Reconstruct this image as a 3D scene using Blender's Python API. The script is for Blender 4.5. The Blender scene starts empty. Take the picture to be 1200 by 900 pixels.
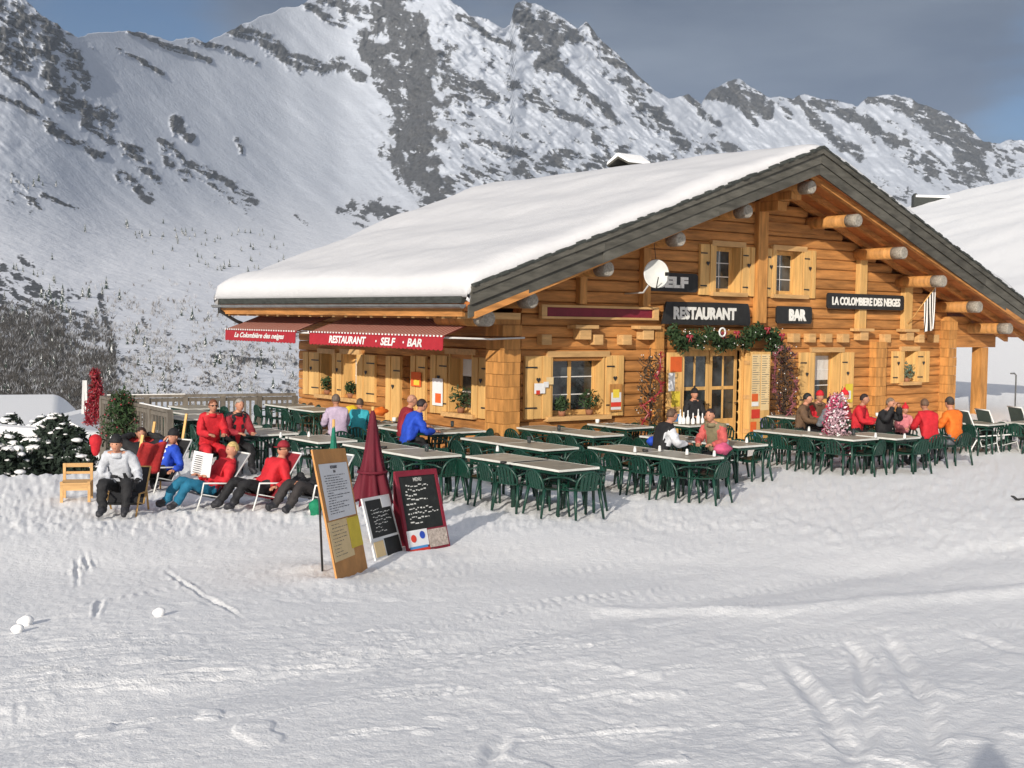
import bpy, bmesh, math, random
import numpy as np
from mathutils import Vector, Matrix, Euler
random.seed(7); RNG = np.random.default_rng(11)
sc = bpy.context.scene
# ------------------------------------------------------------------ camera
CF, PITCH, ROLL, YAW = 1473.145, -.0505166, .0143853, .6589527
CAM = np.array([-16.352, -21.2, 2.959])
FW = np.array([math.sin(YAW)*math.cos(PITCH), math.cos(YAW)*math.cos(PITCH), math.sin(PITCH)])
_R = np.array([math.cos(YAW), -math.sin(YAW), 0.]); _U = np.cross(_R, FW)
RT = _R*math.cos(ROLL)+_U*math.sin(ROLL); UP = -_R*math.sin(ROLL)+_U*math.cos(ROLL)
def ray(x, y): return FW+RT*((x-600)/CF)-UP*((y-450)/CF)
def on(ax, v, x, y):
    d = ray(x, y); return CAM+d*(v-CAM[ax])/d[ax]
cd = bpy.data.cameras.new('camera'); cam = bpy.data.objects.new('camera', cd)
sc.collection.objects.link(cam); sc.camera = cam
cd.sensor_width = 36; cd.lens = 36*CF/1200; cd.clip_start = .05; cd.clip_end = 20000
cam.matrix_world = Matrix(((RT[0], UP[0], -FW[0], CAM[0]), (RT[1], UP[1], -FW[1], CAM[1]), (RT[2], UP[2], -FW[2], CAM[2]), (0, 0, 0, 1)))
# ------------------------------------------------------------------ light
SUN_EL, SUN_AZ = math.radians(18.4), math.radians(57)      # light travels toward azimuth 56 deg from +Y to +X
sv = Vector((math.sin(SUN_AZ)*math.cos(SUN_EL), math.cos(SUN_AZ)*math.cos(SUN_EL), -math.sin(SUN_EL)))
sl = bpy.data.lights.new('sun', 'SUN'); sl.energy = 4.2; sl.angle = math.radians(.53); sl.color = (1, .93, .83)
so = bpy.data.objects.new('sun', sl); sc.collection.objects.link(so); so.rotation_euler = sv.to_track_quat('-Z', 'Y').to_euler()
w = bpy.data.worlds.new('World'); sc.world = w; w.use_nodes = True
nt = w.node_tree; bg = nt.nodes['Background']
sky = nt.nodes.new('ShaderNodeTexSky'); sky.sky_type = 'NISHITA'; sky.sun_disc = False
sky.sun_elevation = SUN_EL; sky.sun_rotation = math.radians(57+180); sky.altitude = 2600; sky.air_density = 1.; sky.dust_density = .05; sky.ozone_density = 3
tc = nt.nodes.new('ShaderNodeTexCoord'); mp = nt.nodes.new('ShaderNodeMapping'); mp.inputs['Scale'].default_value = (1, 1, 4.2)
mp.inputs['Location'].default_value = (3.1, 1.7, .6)
ns = nt.nodes.new('ShaderNodeTexNoise'); ns.inputs['Scale'].default_value = 2.1; ns.inputs['Detail'].default_value = 7; ns.inputs['Roughness'].default_value = .52
cr = nt.nodes.new('ShaderNodeValToRGB'); cr.color_ramp.elements[0].position = .18; cr.color_ramp.elements[1].position = .36
ns2 = nt.nodes.new('ShaderNodeTexNoise'); ns2.inputs['Scale'].default_value = 4.5; ns2.inputs['Detail'].default_value = 6
cc = nt.nodes.new('ShaderNodeValToRGB'); cc.color_ramp.elements[0].position = .36; cc.color_ramp.elements[1].position = .66
cc.color_ramp.elements[0].color = (.72, 1.12, 1.92, 1); cc.color_ramp.elements[1].color = (1.75, 2.2, 3.0, 1)
mx = nt.nodes.new('ShaderNodeMix'); mx.data_type = 'RGBA'
L = nt.links.new
L(tc.outputs['Generated'], mp.inputs[0]); L(mp.outputs[0], ns.inputs['Vector']); L(mp.outputs[0], ns2.inputs['Vector'])

def holes(dirs):        # gaps of clear blue between the clouds
    last = None
    for dv, r0, r1 in dirs:
        vd = nt.nodes.new('ShaderNodeVectorMath'); vd.operation = 'DOT_PRODUCT'; L(tc.outputs['Generated'], vd.inputs[0]); vd.inputs[1].default_value = dv
        pe = nt.nodes.new('ShaderNodeMath'); pe.operation = 'MULTIPLY_ADD'; pe.inputs[1].default_value = .012; L(ns2.outputs['Fac'], pe.inputs[0]); L(vd.outputs['Value'], pe.inputs[2])
        mr = nt.nodes.new('ShaderNodeMapRange'); mr.interpolation_type = 'SMOOTHSTEP'; mr.inputs['From Min'].default_value = math.cos(r1)+.006; mr.inputs['From Max'].default_value = math.cos(r0)+.006; L(pe.outputs[0], mr.inputs['Value'])
        if last is None: last = mr.outputs[0]
        else:
            mm = nt.nodes.new('ShaderNodeMath'); mm.operation = 'MAXIMUM'; L(last, mm.inputs[0]); L(mr.outputs[0], mm.inputs[1]); last = mm.outputs[0]
    return last
def _dir(x, y): v = Vector(ray(x, y)).normalized(); return tuple(v)
hole = holes([(_dir(150, -30), .02, .10), (_dir(1225, 130), .01, .085), (_dir(620, -320), .05, .15), (_dir(-500, -300), .1, .3), (_dir(1900, -400), .1, .35)])
# clouds glow brighter toward the sun
sd = nt.nodes.new('ShaderNodeVectorMath'); sd.operation = 'DOT_PRODUCT'; L(tc.outputs['Generated'], sd.inputs[0]); sd.inputs[1].default_value = tuple(-sv)
mxm = nt.nodes.new('ShaderNodeMath'); mxm.operation = 'MAXIMUM'; mxm.inputs[1].default_value = 0; L(sd.outputs['Value'], mxm.inputs[0])
gl = nt.nodes.new('ShaderNodeMath'); gl.operation = 'MULTIPLY_ADD'; gl.inputs[1].default_value = 5.5; gl.inputs[2].default_value = 1.; L(mxm.outputs[0], gl.inputs[0])
L(ns.outputs['Fac'], cr.inputs[0]); L(ns2.outputs['Fac'], cc.inputs[0]); 
sub = nt.nodes.new('ShaderNodeMath'); sub.operation = 'SUBTRACT'; sub.use_clamp = True; L(cr.outputs[0], sub.inputs[0]); L(hole, sub.inputs[1]); L(sub.outputs[0], mx.inputs['Factor'])
hsv = nt.nodes.new('ShaderNodeHueSaturation'); hsv.inputs['Saturation'].default_value = 1.25; hsv.inputs['Value'].default_value = .62; L(sky.outputs[0], hsv.inputs['Color']); L(hsv.outputs[0], mx.inputs[6]); vsc = nt.nodes.new('ShaderNodeVectorMath'); vsc.operation = 'SCALE'; sz = nt.nodes.new('ShaderNodeSeparateXYZ'); L(tc.outputs['Generated'], sz.inputs[0]); hz_ = nt.nodes.new('ShaderNodeMapRange'); hz_.inputs['From Min'].default_value = .10; hz_.inputs['From Max'].default_value = .27; hz_.inputs['To Min'].default_value = 1.3; hz_.inputs['To Max'].default_value = .92; L(sz.outputs[2], hz_.inputs['Value'])
vs2 = nt.nodes.new('ShaderNodeVectorMath'); vs2.operation = 'SCALE'; L(cc.outputs[0], vs2.inputs[0]); L(hz_.outputs[0], vs2.inputs['Scale']); L(vs2.outputs[0], vsc.inputs[0]); L(gl.outputs[0], vsc.inputs['Scale'])
wt = nt.nodes.new('ShaderNodeMix'); wt.data_type = 'RGBA'; wt.blend_type = 'MULTIPLY'; L(mxm.outputs[0], wt.inputs['Factor']); L(vsc.outputs[0], wt.inputs[6]); wt.inputs[7].default_value = (1.75, 1.14, .66, 1); L(wt.outputs[2], mx.inputs[7]); L(mx.outputs[2], bg.inputs[0])
bg.inputs[1].default_value = .07
vs = sc.view_settings; vs.view_transform = 'Standard'; vs.look = 'None'; vs.exposure = .40; vs.gamma = 1; vs.use_curve_mapping = False

# ------------------------------------------------------------------ materials
MATS = {}
def mat(name, col, rough=.7, var=.25, scale=(6, 6, 6), bump=.0, bscale=None, spec=.3, metal=0, dark=None, trans=0, coord='Object', rnd=.12, detail=5):
    if name in MATS: return MATS[name]
    m = bpy.data.materials.new(name); m.use_nodes = True; t = m.node_tree; N = t.nodes; b = N['Principled BSDF']; K = t.links.new
    b.inputs['Roughness'].default_value = rough; b.inputs['Specular IOR Level'].default_value = spec; b.inputs['Metallic'].default_value = metal
    b.inputs['Transmission Weight'].default_value = trans
    c = N.new('ShaderNodeTexCoord'); mpn = N.new('ShaderNodeMapping'); mpn.inputs['Scale'].default_value = scale
    n = N.new('ShaderNodeTexNoise'); n.inputs['Scale'].default_value = 1; n.inputs['Detail'].default_value = detail; n.inputs['Roughness'].default_value = .6
    oi = N.new('ShaderNodeObjectInfo'); ad = N.new('ShaderNodeVectorMath'); ad.operation = 'ADD'
    K(c.outputs[coord], mpn.inputs[0]); K(mpn.outputs[0], ad.inputs[0])
    ms = N.new('ShaderNodeVectorMath'); ms.operation = 'SCALE'; ms.inputs['Scale'].default_value = 40
    cx = N.new('ShaderNodeCombineXYZ'); K(oi.outputs['Random'], cx.inputs[0]); K(oi.outputs['Random'], cx.inputs[1]); K(cx.outputs[0], ms.inputs[0]); K(ms.outputs[0], ad.inputs[1])
    K(ad.outputs[0], n.inputs['Vector'])
    r = N.new('ShaderNodeValToRGB'); r.color_ramp.elements[0].position = .3; r.color_ramp.elements[1].position = .7
    d = dark or tuple(x*(1-var) for x in col); hi = tuple(min(1, x*(1+var*.5)) for x in col)
    r.color_ramp.elements[0].color = (*d, 1); r.color_ramp.elements[1].color = (*hi, 1); K(n.outputs['Fac'], r.inputs[0])
    hs = N.new('ShaderNodeHueSaturation'); mr = N.new('ShaderNodeMapRange'); mr.inputs['To Min'].default_value = 1-rnd; mr.inputs['To Max'].default_value = 1+rnd
    K(oi.outputs['Random'], mr.inputs['Value']); K(mr.outputs[0], hs.inputs['Value']); K(r.outputs[0], hs.inputs['Color']); K(hs.outputs[0], b.inputs['Base Color'])
    if bump:
        bn = N.new('ShaderNodeBump'); bn.inputs['Strength'].default_value = bump; bn.inputs['Distance'].default_value = .02
        K(n.outputs['Fac'], bn.inputs['Height']); K(bn.outputs[0], b.inputs['Normal'])
    MATS[name] = m; return m
def nd(m, typ): return m.node_tree.nodes.new(typ)
W_LOGX = mat('log_wood_along_x', (.48, .212, .062), .7, .5, (1.1, 9, 9), .25, rnd=.16)
W_LOGY = mat('log_wood_along_y', (.48, .212, .062), .7, .5, (9, 1.1, 9), .25, rnd=.16)
W_POST = mat('post_wood', (.53, .25, .072), .68, .45, (8, 8, 1.2), .25, rnd=.05)
W_LIGHT = mat('pale_pine', (.70, .42, .15), .62, .28, (9, 9, 1.0), .2, rnd=.1)
W_SILL = mat('sill_pine', (.60, .36, .15), .6, .3, (1.5, 9, 9), .2, rnd=.08)
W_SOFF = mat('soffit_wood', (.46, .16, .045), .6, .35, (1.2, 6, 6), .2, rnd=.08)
W_GREY = mat('weathered_grey_wood', (.095, .090, .075), .8, .5, (1.6, 7, 7), .5, rnd=.15)
W_END = mat('weathered_log_end', (.36, .33, .28), .8, .45, (22, 22, 22), .5, rnd=.1)
W_FENCE = mat('fence_grey_wood', (.17, .15, .125), .8, .35, (8, 8, 3), .3, rnd=.15)
M_ROOFEDGE = mat('roof_edge_shingle', (.05, .055, .05), .8, .5, (5, 5, 20), .5)
M_GUTTER = mat('gutter_metal', (.30, .30, .29), .35, .3, (4, 4, 4), .05, metal=.7)
M_DARK = mat('dark_metal', (.03, .03, .03), .5, .2)
M_GREEN = mat('green_plastic', (.006, .040, .026), .38, .2, (3, 3, 3), .02, spec=.5, rnd=.18)
M_TOP = mat('table_laminate', (.35, .32, .255), .45, .25, (5, 5, 5), .05, rnd=.2)
M_TEDGE = mat('table_edge_pale', (.62, .62, .58), .5, .15)
M_WHITE = mat('white_paint', (.74, .74, .72), .5, .08)
M_WMETAL = mat('white_metal', (.72, .72, .70), .35, .1)
M_SIGN = mat('sign_charcoal', (.022, .022, .022), .55, .3, rnd=.05)
M_LETTER = mat('sign_letter_white', (.78, .77, .72), .6, .15, (20, 20, 20))
M_RED = mat('awning_valance_red', (.36, .02, .03), .7, .12)
M_MAROON = mat('maroon_cloth', (.13, .010, .022), .75, .3, (8, 8, 3), .2)
M_MAROONP = mat('maroon_paint', (.20, .015, .03), .5, .2)
M_BLACKB = mat('blackboard', (.018, .02, .018), .6, .4, (7, 7, 7))
M_CHALK = mat('chalk', (.62, .62, .58), .9, .3, (60, 60, 60))
M_CARD = mat('brown_board', (.50, .24, .075), .7, .2, (5, 5, 5), .1)
M_PAPER = mat('paper_white', (.74, .74, .74), .8, .06)
M_INK = mat('print_ink', (.10, .10, .11), .8, .2)
M_YEL = mat('paper_yellow', (.72, .55, .06), .8, .1)
M_CREAM = mat('paper_cream', (.74, .56, .30), .8, .08)
M_ORNG = mat('paper_orange', (.72, .13, .03), .8, .1)
M_PRED = mat('paper_red', (.62, .05, .03), .8, .1)
M_PBLUE = mat('paper_blue', (.08, .30, .62), .8, .1)
M_LEAF = mat('leaf_dark_green', (.035, .07, .025), .7, .5, (9, 9, 9))
M_TWIG = mat('twig_brown', (.10, .065, .04), .85, .4, (9, 9, 9))
M_TINSELR = mat('red_tinsel', (.30, .012, .025), .3, .4, (30, 30, 30), spec=.8)
M_TINSELP = mat('pink_white_tinsel', (.62, .40, .46), .35, .5, (30, 30, 30), spec=.8)
M_DISH = mat('dish_grey', (.60, .61, .58), .45, .1)
M_SKINT = mat('skin', (.46, .22, .14), .55, .12, rnd=.15)
M_EYE = mat('eye_dark', (.01, .01, .01), .2, .1)
M_CURT = mat('curtain_cloth', (.62, .60, .56), .9, .12)
M_ROPE = mat('plant_pot', (.30, .13, .07), .8, .2)
M_DECKF = mat('deckchair_mesh_grey_green', (.06, .085, .075), .7, .2)
def cloth(n, c, r=.75): return mat('cloth_'+n, c, r, .25, (9, 9, 9), 1.0, rnd=.06)
def glass():
    m = bpy.data.materials.new('window_glass'); m.use_nodes = True; b = m.node_tree.nodes['Principled BSDF']
    b.inputs['Base Color'].default_value = (.10, .12, .13, 1); b.inputs['Roughness'].default_value = .06; b.inputs['Specular IOR Level'].default_value = .7
    N = m.node_tree.nodes; K = m.node_tree.links.new
    n = N.new('ShaderNodeTexNoise'); n.inputs['Scale'].default_value = 2.5; c = N.new('ShaderNodeTexCoord'); K(c.outputs['Object'], n.inputs['Vector'])
    r = N.new('ShaderNodeValToRGB'); r.color_ramp.elements[0].color = (.015, .02, .02, 1); r.color_ramp.elements[1].color = (.12, .14, .15, 1); r.color_ramp.elements[0].position = .4
    K(n.outputs['Fac'], r.inputs[0]); K(r.outputs[0], b.inputs['Base Color'])
    bm_ = N.new('ShaderNodeBump'); bm_.inputs['Strength'].default_value = .05; K(n.outputs['Fac'], bm_.inputs['Height']); K(bm_.outputs[0], b.inputs['Normal'])
    return m
M_GLASS = glass()
def snowmat(name, col=(.88, .88, .875), amp=.5, s1=9, s2=45, dist=.03, rockattr=False, rock=(.060, .063, .068)):
    m = bpy.data.materials.new(name); m.use_nodes = True; N = m.node_tree.nodes; K = m.node_tree.links.new; b = N['Principled BSDF']
    b.inputs['Roughness'].default_value = .65; b.inputs['Specular IOR Level'].default_value = .2
    g = N.new('ShaderNodeNewGeometry')
    n1 = N.new('ShaderNodeTexNoise'); n1.inputs['Scale'].default_value = s1; n1.inputs['Detail'].default_value = 9; n1.inputs['Roughness'].default_value = .62
    n2 = N.new('ShaderNodeTexNoise'); n2.inputs['Scale'].default_value = s2; n2.inputs['Detail'].default_value = 4
    K(g.outputs['Position'], n1.inputs['Vector']); K(g.outputs['Position'], n2.inputs['Vector'])
    ad = N.new('ShaderNodeMath'); ad.operation = 'MULTIPLY_ADD'; ad.inputs[1].default_value = .35; K(n2.outputs['Fac'], ad.inputs[0]); K(n1.outputs['Fac'], ad.inputs[2])
    bp = N.new('ShaderNodeBump'); bp.inputs['Strength'].default_value = amp; bp.inputs['Distance'].default_value = dist; K(ad.outputs[0], bp.inputs['Height']); K(bp.outputs[0], b.inputs['Normal'])
    r = N.new('ShaderNodeValToRGB'); r.color_ramp.elements[0].position = .3; r.color_ramp.elements[1].position = .7
    r.color_ramp.elements[0].color = (*[c*.93 for c in col], 1); r.color_ramp.elements[1].color = (*col, 1); K(n1.outputs['Fac'], r.inputs[0])
    out = r.outputs[0]
    if rockattr:      # cloud shade painted into the upper snow colour, paler sunlit tone lower down
        fa = N.new('ShaderNodeAttribute'); fa.attribute_name = 'sunlit_tone'; fm = N.new('ShaderNodeMix'); fm.data_type = 'RGBA'; K(fa.outputs['Fac'], fm.inputs['Factor']); K(out, fm.inputs[6]); fm.inputs[7].default_value = (.67, .69, .73, 1); out = fm.outputs[2]
    if rockattr:
        a = N.new('ShaderNodeAttribute'); a.attribute_name = 'rock'
        n3 = N.new('ShaderNodeTexNoise'); n3.inputs['Scale'].default_value = .15; n3.inputs['Detail'].default_value = 12; n3.inputs['Roughness'].default_value = .78
        K(g.outputs['Position'], n3.inputs['Vector'])
        rr = N.new('ShaderNodeValToRGB'); rr.color_ramp.elements[0].position = .35; rr.color_ramp.elements[1].position = .7
        rr.color_ramp.elements[0].color = (rock[0]*.3, rock[1]*.3, rock[2]*.3, 1); rr.color_ramp.elements[1].color = (rock[0]*2.2, rock[1]*2.15, rock[2]*2.05, 1)
        K(n3.outputs['Fac'], rr.inputs[0])
        s = N.new('ShaderNodeMath'); s.operation = 'ADD'; K(a.outputs['Fac'], s.inputs[0])
        s2_ = N.new('ShaderNodeMath'); s2_.operation = 'MULTIPLY_ADD'; s2_.inputs[1].default_value = 2.4; s2_.inputs[2].default_value = -1.2; K(n3.outputs['Fac'], s2_.inputs[0]); K(s2_.outputs[0], s.inputs[1])
        st = N.new('ShaderNodeMapRange'); st.inputs['From Min'].default_value = .40; st.inputs['From Max'].default_value = .62; K(s.outputs[0], st.inputs['Value'])
        mxn = N.new('ShaderNodeMix'); mxn.data_type = 'RGBA'; K(st.outputs[0], mxn.inputs['Factor']); K(out, mxn.inputs[6]); K(rr.outputs[0], mxn.inputs[7]); out = mxn.outputs[2]
    K(out, b.inputs['Base Color']); return m
M_SNOW = snowmat('snow_ground', amp=.55, s1=11, s2=60, dist=.035)
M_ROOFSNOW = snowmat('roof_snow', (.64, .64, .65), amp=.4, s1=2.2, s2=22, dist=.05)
M_CAPSNOW = snowmat('tree_snow', amp=.4, s1=12, s2=60, dist=.02)
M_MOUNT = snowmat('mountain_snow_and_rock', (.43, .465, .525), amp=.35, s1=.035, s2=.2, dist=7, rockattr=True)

# ------------------------------------------------------------------ noise
_P = RNG.permutation(256); _P = np.concatenate([_P, _P, _P]); _G = RNG.normal(size=(256, 2)); _G /= np.linalg.norm(_G, axis=1)[:, None]
def pn(x, y):
    xi = np.floor(x).astype(int); yi = np.floor(y).astype(int); xf = x-xi; yf = y-yi; xi &= 255; yi &= 255
    u = xf*xf*xf*(xf*(xf*6-15)+10); v = yf*yf*yf*(yf*(yf*6-15)+10)
    def g(i, j, a, b):
        h = _G[_P[_P[(xi+i) & 255]+((yi+j) & 255)] % 256]; return h[..., 0]*a+h[..., 1]*b
    n0 = g(0, 0, xf, yf)*(1-u)+g(1, 0, xf-1, yf)*u; n1 = g(0, 1, xf, yf-1)*(1-u)+g(1, 1, xf-1, yf-1)*u
    return (n0*(1-v)+n1*v)*1.5
def fbm(x, y, o=4, g=.5):
    s = 0; a = 1
    for k in range(o): s = s+a*pn(x*2**k+17.3*k, y*2**k-9.1*k); a *= g
    return s
def ridged(x, y, o=4, g=.5):
    s = 0; a = 1
    for k in range(o): s = s+a*(1-np.abs(pn(x*2**k+7.3*k, y*2**k-5.1*k))*2); a *= g
    return s/2
def sstep(a, b, x): t = np.clip((x-a)/(b-a), 0, 1); return t*t*(3-2*t)
def pdist(px, py, line):
    d = np.full(px.shape, 1e9)
    for (ax, ay), (bx, by) in zip(line[:-1], line[1:]):
        vx, vy = bx-ax, by-ay; l = vx*vx+vy*vy+1e-9; t = np.clip(((px-ax)*vx+(py-ay)*vy)/l, 0, 1)
        d = np.minimum(d, np.hypot(px-ax-t*vx, py-ay-t*vy))
    return d

# ------------------------------------------------------------------ mesh + object helpers
COL = sc.collection
def link(o, parent=None):
    COL.objects.link(o)
    if parent is not None: o.parent = parent
    return o
def tag(o, label=None, cat=None, group=None, kind=None):
    if label: o['label'] = label
    if cat: o['category'] = cat
    if group: o['group'] = group
    if kind: o['kind'] = kind
    return o
def empty(name, loc=(0, 0, 0), rz=0):
    o = bpy.data.objects.new(name, None); o.empty_display_size = .1; o.location = loc; o.rotation_euler = (0, 0, rz); return link(o)
def grid_mesh(name, X, Y, Z, m, wrap=False, attrs=None, smooth=True):
    nr, nc = X.shape; co = np.stack([X, Y, Z], -1).reshape(-1, 3).astype(np.float32)
    i = np.arange(nr-1)[:, None]; j = np.arange(nc if wrap else nc-1)[None, :]; j2 = (j+1) % nc
    f = np.stack([i*nc+j, i*nc+j2, (i+1)*nc+j2, (i+1)*nc+j], -1).reshape(-1, 4)
    me = bpy.data.meshes.new(name); me.vertices.add(len(co)); me.vertices.foreach_set('co', co.ravel())
    me.loops.add(f.size); me.loops.foreach_set('vertex_index', f.ravel().astype(np.int32)); me.polygons.add(len(f))
    me.polygons.foreach_set('loop_start', np.arange(0, f.size, 4, dtype=np.int32)); me.polygons.foreach_set('loop_total', np.full(len(f), 4, np.int32))
    me.update(calc_edges=True); me.validate()
    if smooth: me.polygons.foreach_set('use_smooth', np.ones(len(f), bool))
    for k, a in (attrs or {}).items():
        at = me.attributes.new(k, 'FLOAT', 'POINT'); at.data.foreach_set('value', a.ravel().astype(np.float32))
    me.materials.append(m); o = bpy.data.objects.new(name, me); return link(o)
def frame_of(d):
    d = Vector(d).normalized(); a = Vector((0, 0, 1)) if abs(d.z) < .9 else Vector((1, 0, 0))
    x = a.cross(d).normalized(); return x, d.cross(x), d
class MB:
    def __init__(s): s.v = []; s.f = []; s.m = []; s.s = []
    def add(s, vs, fs, mi=0, smooth=False):
        n = len(s.v); s.v += [tuple(p) for p in vs]; s.f += [tuple(i+n for i in f) for f in fs]; s.m += [mi]*len(fs); s.s += [smooth]*len(fs); return s
    def box(s, a, b, mi=0, M=None):
        x0, y0, z0 = a; x1, y1, z1 = b
        v = [(x0, y0, z0), (x1, y0, z0), (x1, y1, z0), (x0, y1, z0), (x0, y0, z1), (x1, y0, z1), (x1, y1, z1), (x0, y1, z1)]
        if M is not None: v = [tuple(M @ Vector(p)) for p in v]
        return s.add(v, [(0, 3, 2, 1), (4, 5, 6, 7), (0, 1, 5, 4), (1, 2, 6, 5), (2, 3, 7, 6), (3, 0, 4, 7)], mi)
    def bar(s, p, q, w_, h, mi=0, up=(0, 0, 1)):
        p = Vector(p); q = Vector(q); d = (q-p).normalized(); u = Vector(up)
        x = d.cross(u)
        if x.length < 1e-4: x = d.cross(Vector((1, 0, 0)))
        x.normalize(); z = x.cross(d); x *= w_/2; z *= h/2
        v = [p-x-z, p+x-z, p+x+z, p-x+z, q-x-z, q+x-z, q+x+z, q-x+z]
        return s.add(v, [(0, 1, 2, 3), (7, 6, 5, 4), (0, 4, 5, 1), (1, 5, 6, 2), (2, 6, 7, 3), (3, 7, 4, 0)], mi)
    def tube(s, pts, r, n=8, mi=0, smooth=True, cap=True, sq=1.):
        pts = [Vector(p) for p in pts]; rs = r if hasattr(r, '__len__') else [r]*len(pts); rings = []; v = []
        x = None
        for k, p in enumerate(pts):
            d = (pts[min(k+1, len(pts)-1)]-pts[max(k-1, 0)]).normalized()
            if x is None: x, y, _ = frame_of(d)
            else: x = (x-d*x.dot(d)).normalized(); y = d.cross(x)
            for a in range(n):
                t = 2*math.pi*a/n; v.append(p+x*(rs[k]*math.cos(t))+y*(rs[k]*sq*math.sin(t)))
        f = []
        for k in range(len(pts)-1):
            for a in range(n):
                b = (a+1) % n; f.append((k*n+a, k*n+b, (k+1)*n+b, (k+1)*n+a))
        s.add(v, f, mi, smooth)
        if cap:
            m0 = len(s.v)-len(v); s.f.append(tuple(m0+a for a in reversed(range(n)))); s.f.append(tuple(m0+(len(pts)-1)*n+a for a in range(n))); s.m += [mi]*2; s.s += [False]*2
        return s
    def prism(s, poly, y0, y1, mi=0, axis=1, smooth=False):
        # poly of 2D points (a,b); extruded along axis
        def P(a, b, t): return (a, t, b) if axis == 1 else ((t, a, b) if axis == 0 else (a, b, t))
        n = len(poly); v = [P(a, b, y0) for a, b in poly]+[P(a, b, y1) for a, b in poly]
        f = [(k, (k+1) % n, (k+1) % n+n, k+n) for k in range(n)]+[tuple(reversed(range(n))), tuple(range(n, 2*n))]
        return s.add(v, f, mi, smooth)
    def ball(s, c, r, n=10, m=7, mi=0, sc3=(1, 1, 1), fn=None):
        v = []; c = Vector(c)
        for i in range(m+1):
            ph = math.pi*i/m
            for j in range(n):
                th = 2*math.pi*j/n; p = Vector((math.sin(ph)*math.cos(th)*sc3[0], math.sin(ph)*math.sin(th)*sc3[1], math.cos(ph)*sc3[2]))*r
                if fn: p = fn(p)
                v.append(c+p)
        f = [(i*n+j, (i+1)*n+j, (i+1)*n+(j+1) % n, i*n+(j+1) % n) for i in range(m) for j in range(n)]
        return s.add(v, f, mi, True)
    def lathe(s, prof, n=16, mi=0, c=(0, 0, 0), smooth=True):
        v = [(c[0]+r*math.cos(2*math.pi*j/n), c[1]+r*math.sin(2*math.pi*j/n), c[2]+z) for r, z in prof for j in range(n)]
        f = [(i*n+j, i*n+(j+1) % n, (i+1)*n+(j+1) % n, (i+1)*n+j) for i in range(len(prof)-1) for j in range(n)]
        s.add(v, f, mi, smooth); k = len(s.v)-len(v)
        s.f.append(tuple(k+j for j in reversed(range(n)))); s.f.append(tuple(k+(len(prof)-1)*n+j for j in range(n))); s.m += [mi]*2; s.s += [False]*2
        return s
    def mesh(s, name, mats):
        me = bpy.data.meshes.new(name); me.from_pydata([tuple(p) for p in s.v], [], s.f)
        for m in (mats if isinstance(mats, (list, tuple)) else [mats]): me.materials.append(m)
        me.polygons.foreach_set('material_index', s.m); me.polygons.foreach_set('use_smooth', s.s)
        bm = bmesh.new(); bm.from_mesh(me); bmesh.ops.recalc_face_normals(bm, faces=bm.faces); bm.to_mesh(me); bm.free(); return me
    def build(s, name, mats, parent=None, loc=None, bevel=0):
        o = bpy.data.objects.new(name, s.mesh(name, mats))
        if loc is not None: o.location = loc
        if bevel:
            b = o.modifiers.new('bevel', 'BEVEL'); b.width = bevel; b.segments = 2; b.limit_method = 'ANGLE'
        return link(o, parent)
def copy_tree(o, parent=None):
    c = o.copy(); COL.objects.link(c)
    if parent is not None: c.parent = parent
    for ch in o.children: copy_tree(ch, c)
    return c
def put(name, me, parent, loc=(0, 0, 0), rot=(0, 0, 0), scale=(1, 1, 1)):
    o = bpy.data.objects.new(name, me); o.location = loc; o.rotation_euler = rot; o.scale = scale; return link(o, parent)
DG = None
def text_mesh(txt, size, depth=.01, bold=0., shear=0., w=None, h=None, space=1.):
    cu = bpy.data.curves.new('t', 'FONT'); cu.body = txt; cu.size = size; cu.extrude = depth; cu.offset = bold; cu.shear = shear; cu.space_character = space
    cu.align_x = 'CENTER'; cu.align_y = 'CENTER'; cu.resolution_u = 3
    o = bpy.data.objects.new('t', cu); COL.objects.link(o); bpy.context.view_layer.update()
    me = bpy.data.meshes.new_from_object(o.evaluated_get(bpy.context.evaluated_depsgraph_get())); bpy.data.objects.remove(o)
    co = np.zeros(len(me.vertices)*3); me.vertices.foreach_get('co', co); co = co.reshape(-1, 3)
    mn, mxx = co.min(0), co.max(0); co[:, :2] -= ((mn+mxx)/2)[:2]
    if w: co[:, 0] *= w/(mxx-mn)[0]
    if h: co[:, 1] *= h/(mxx-mn)[1]
    me.vertices.foreach_set('co', co.ravel()); me.update(); return me

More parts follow.
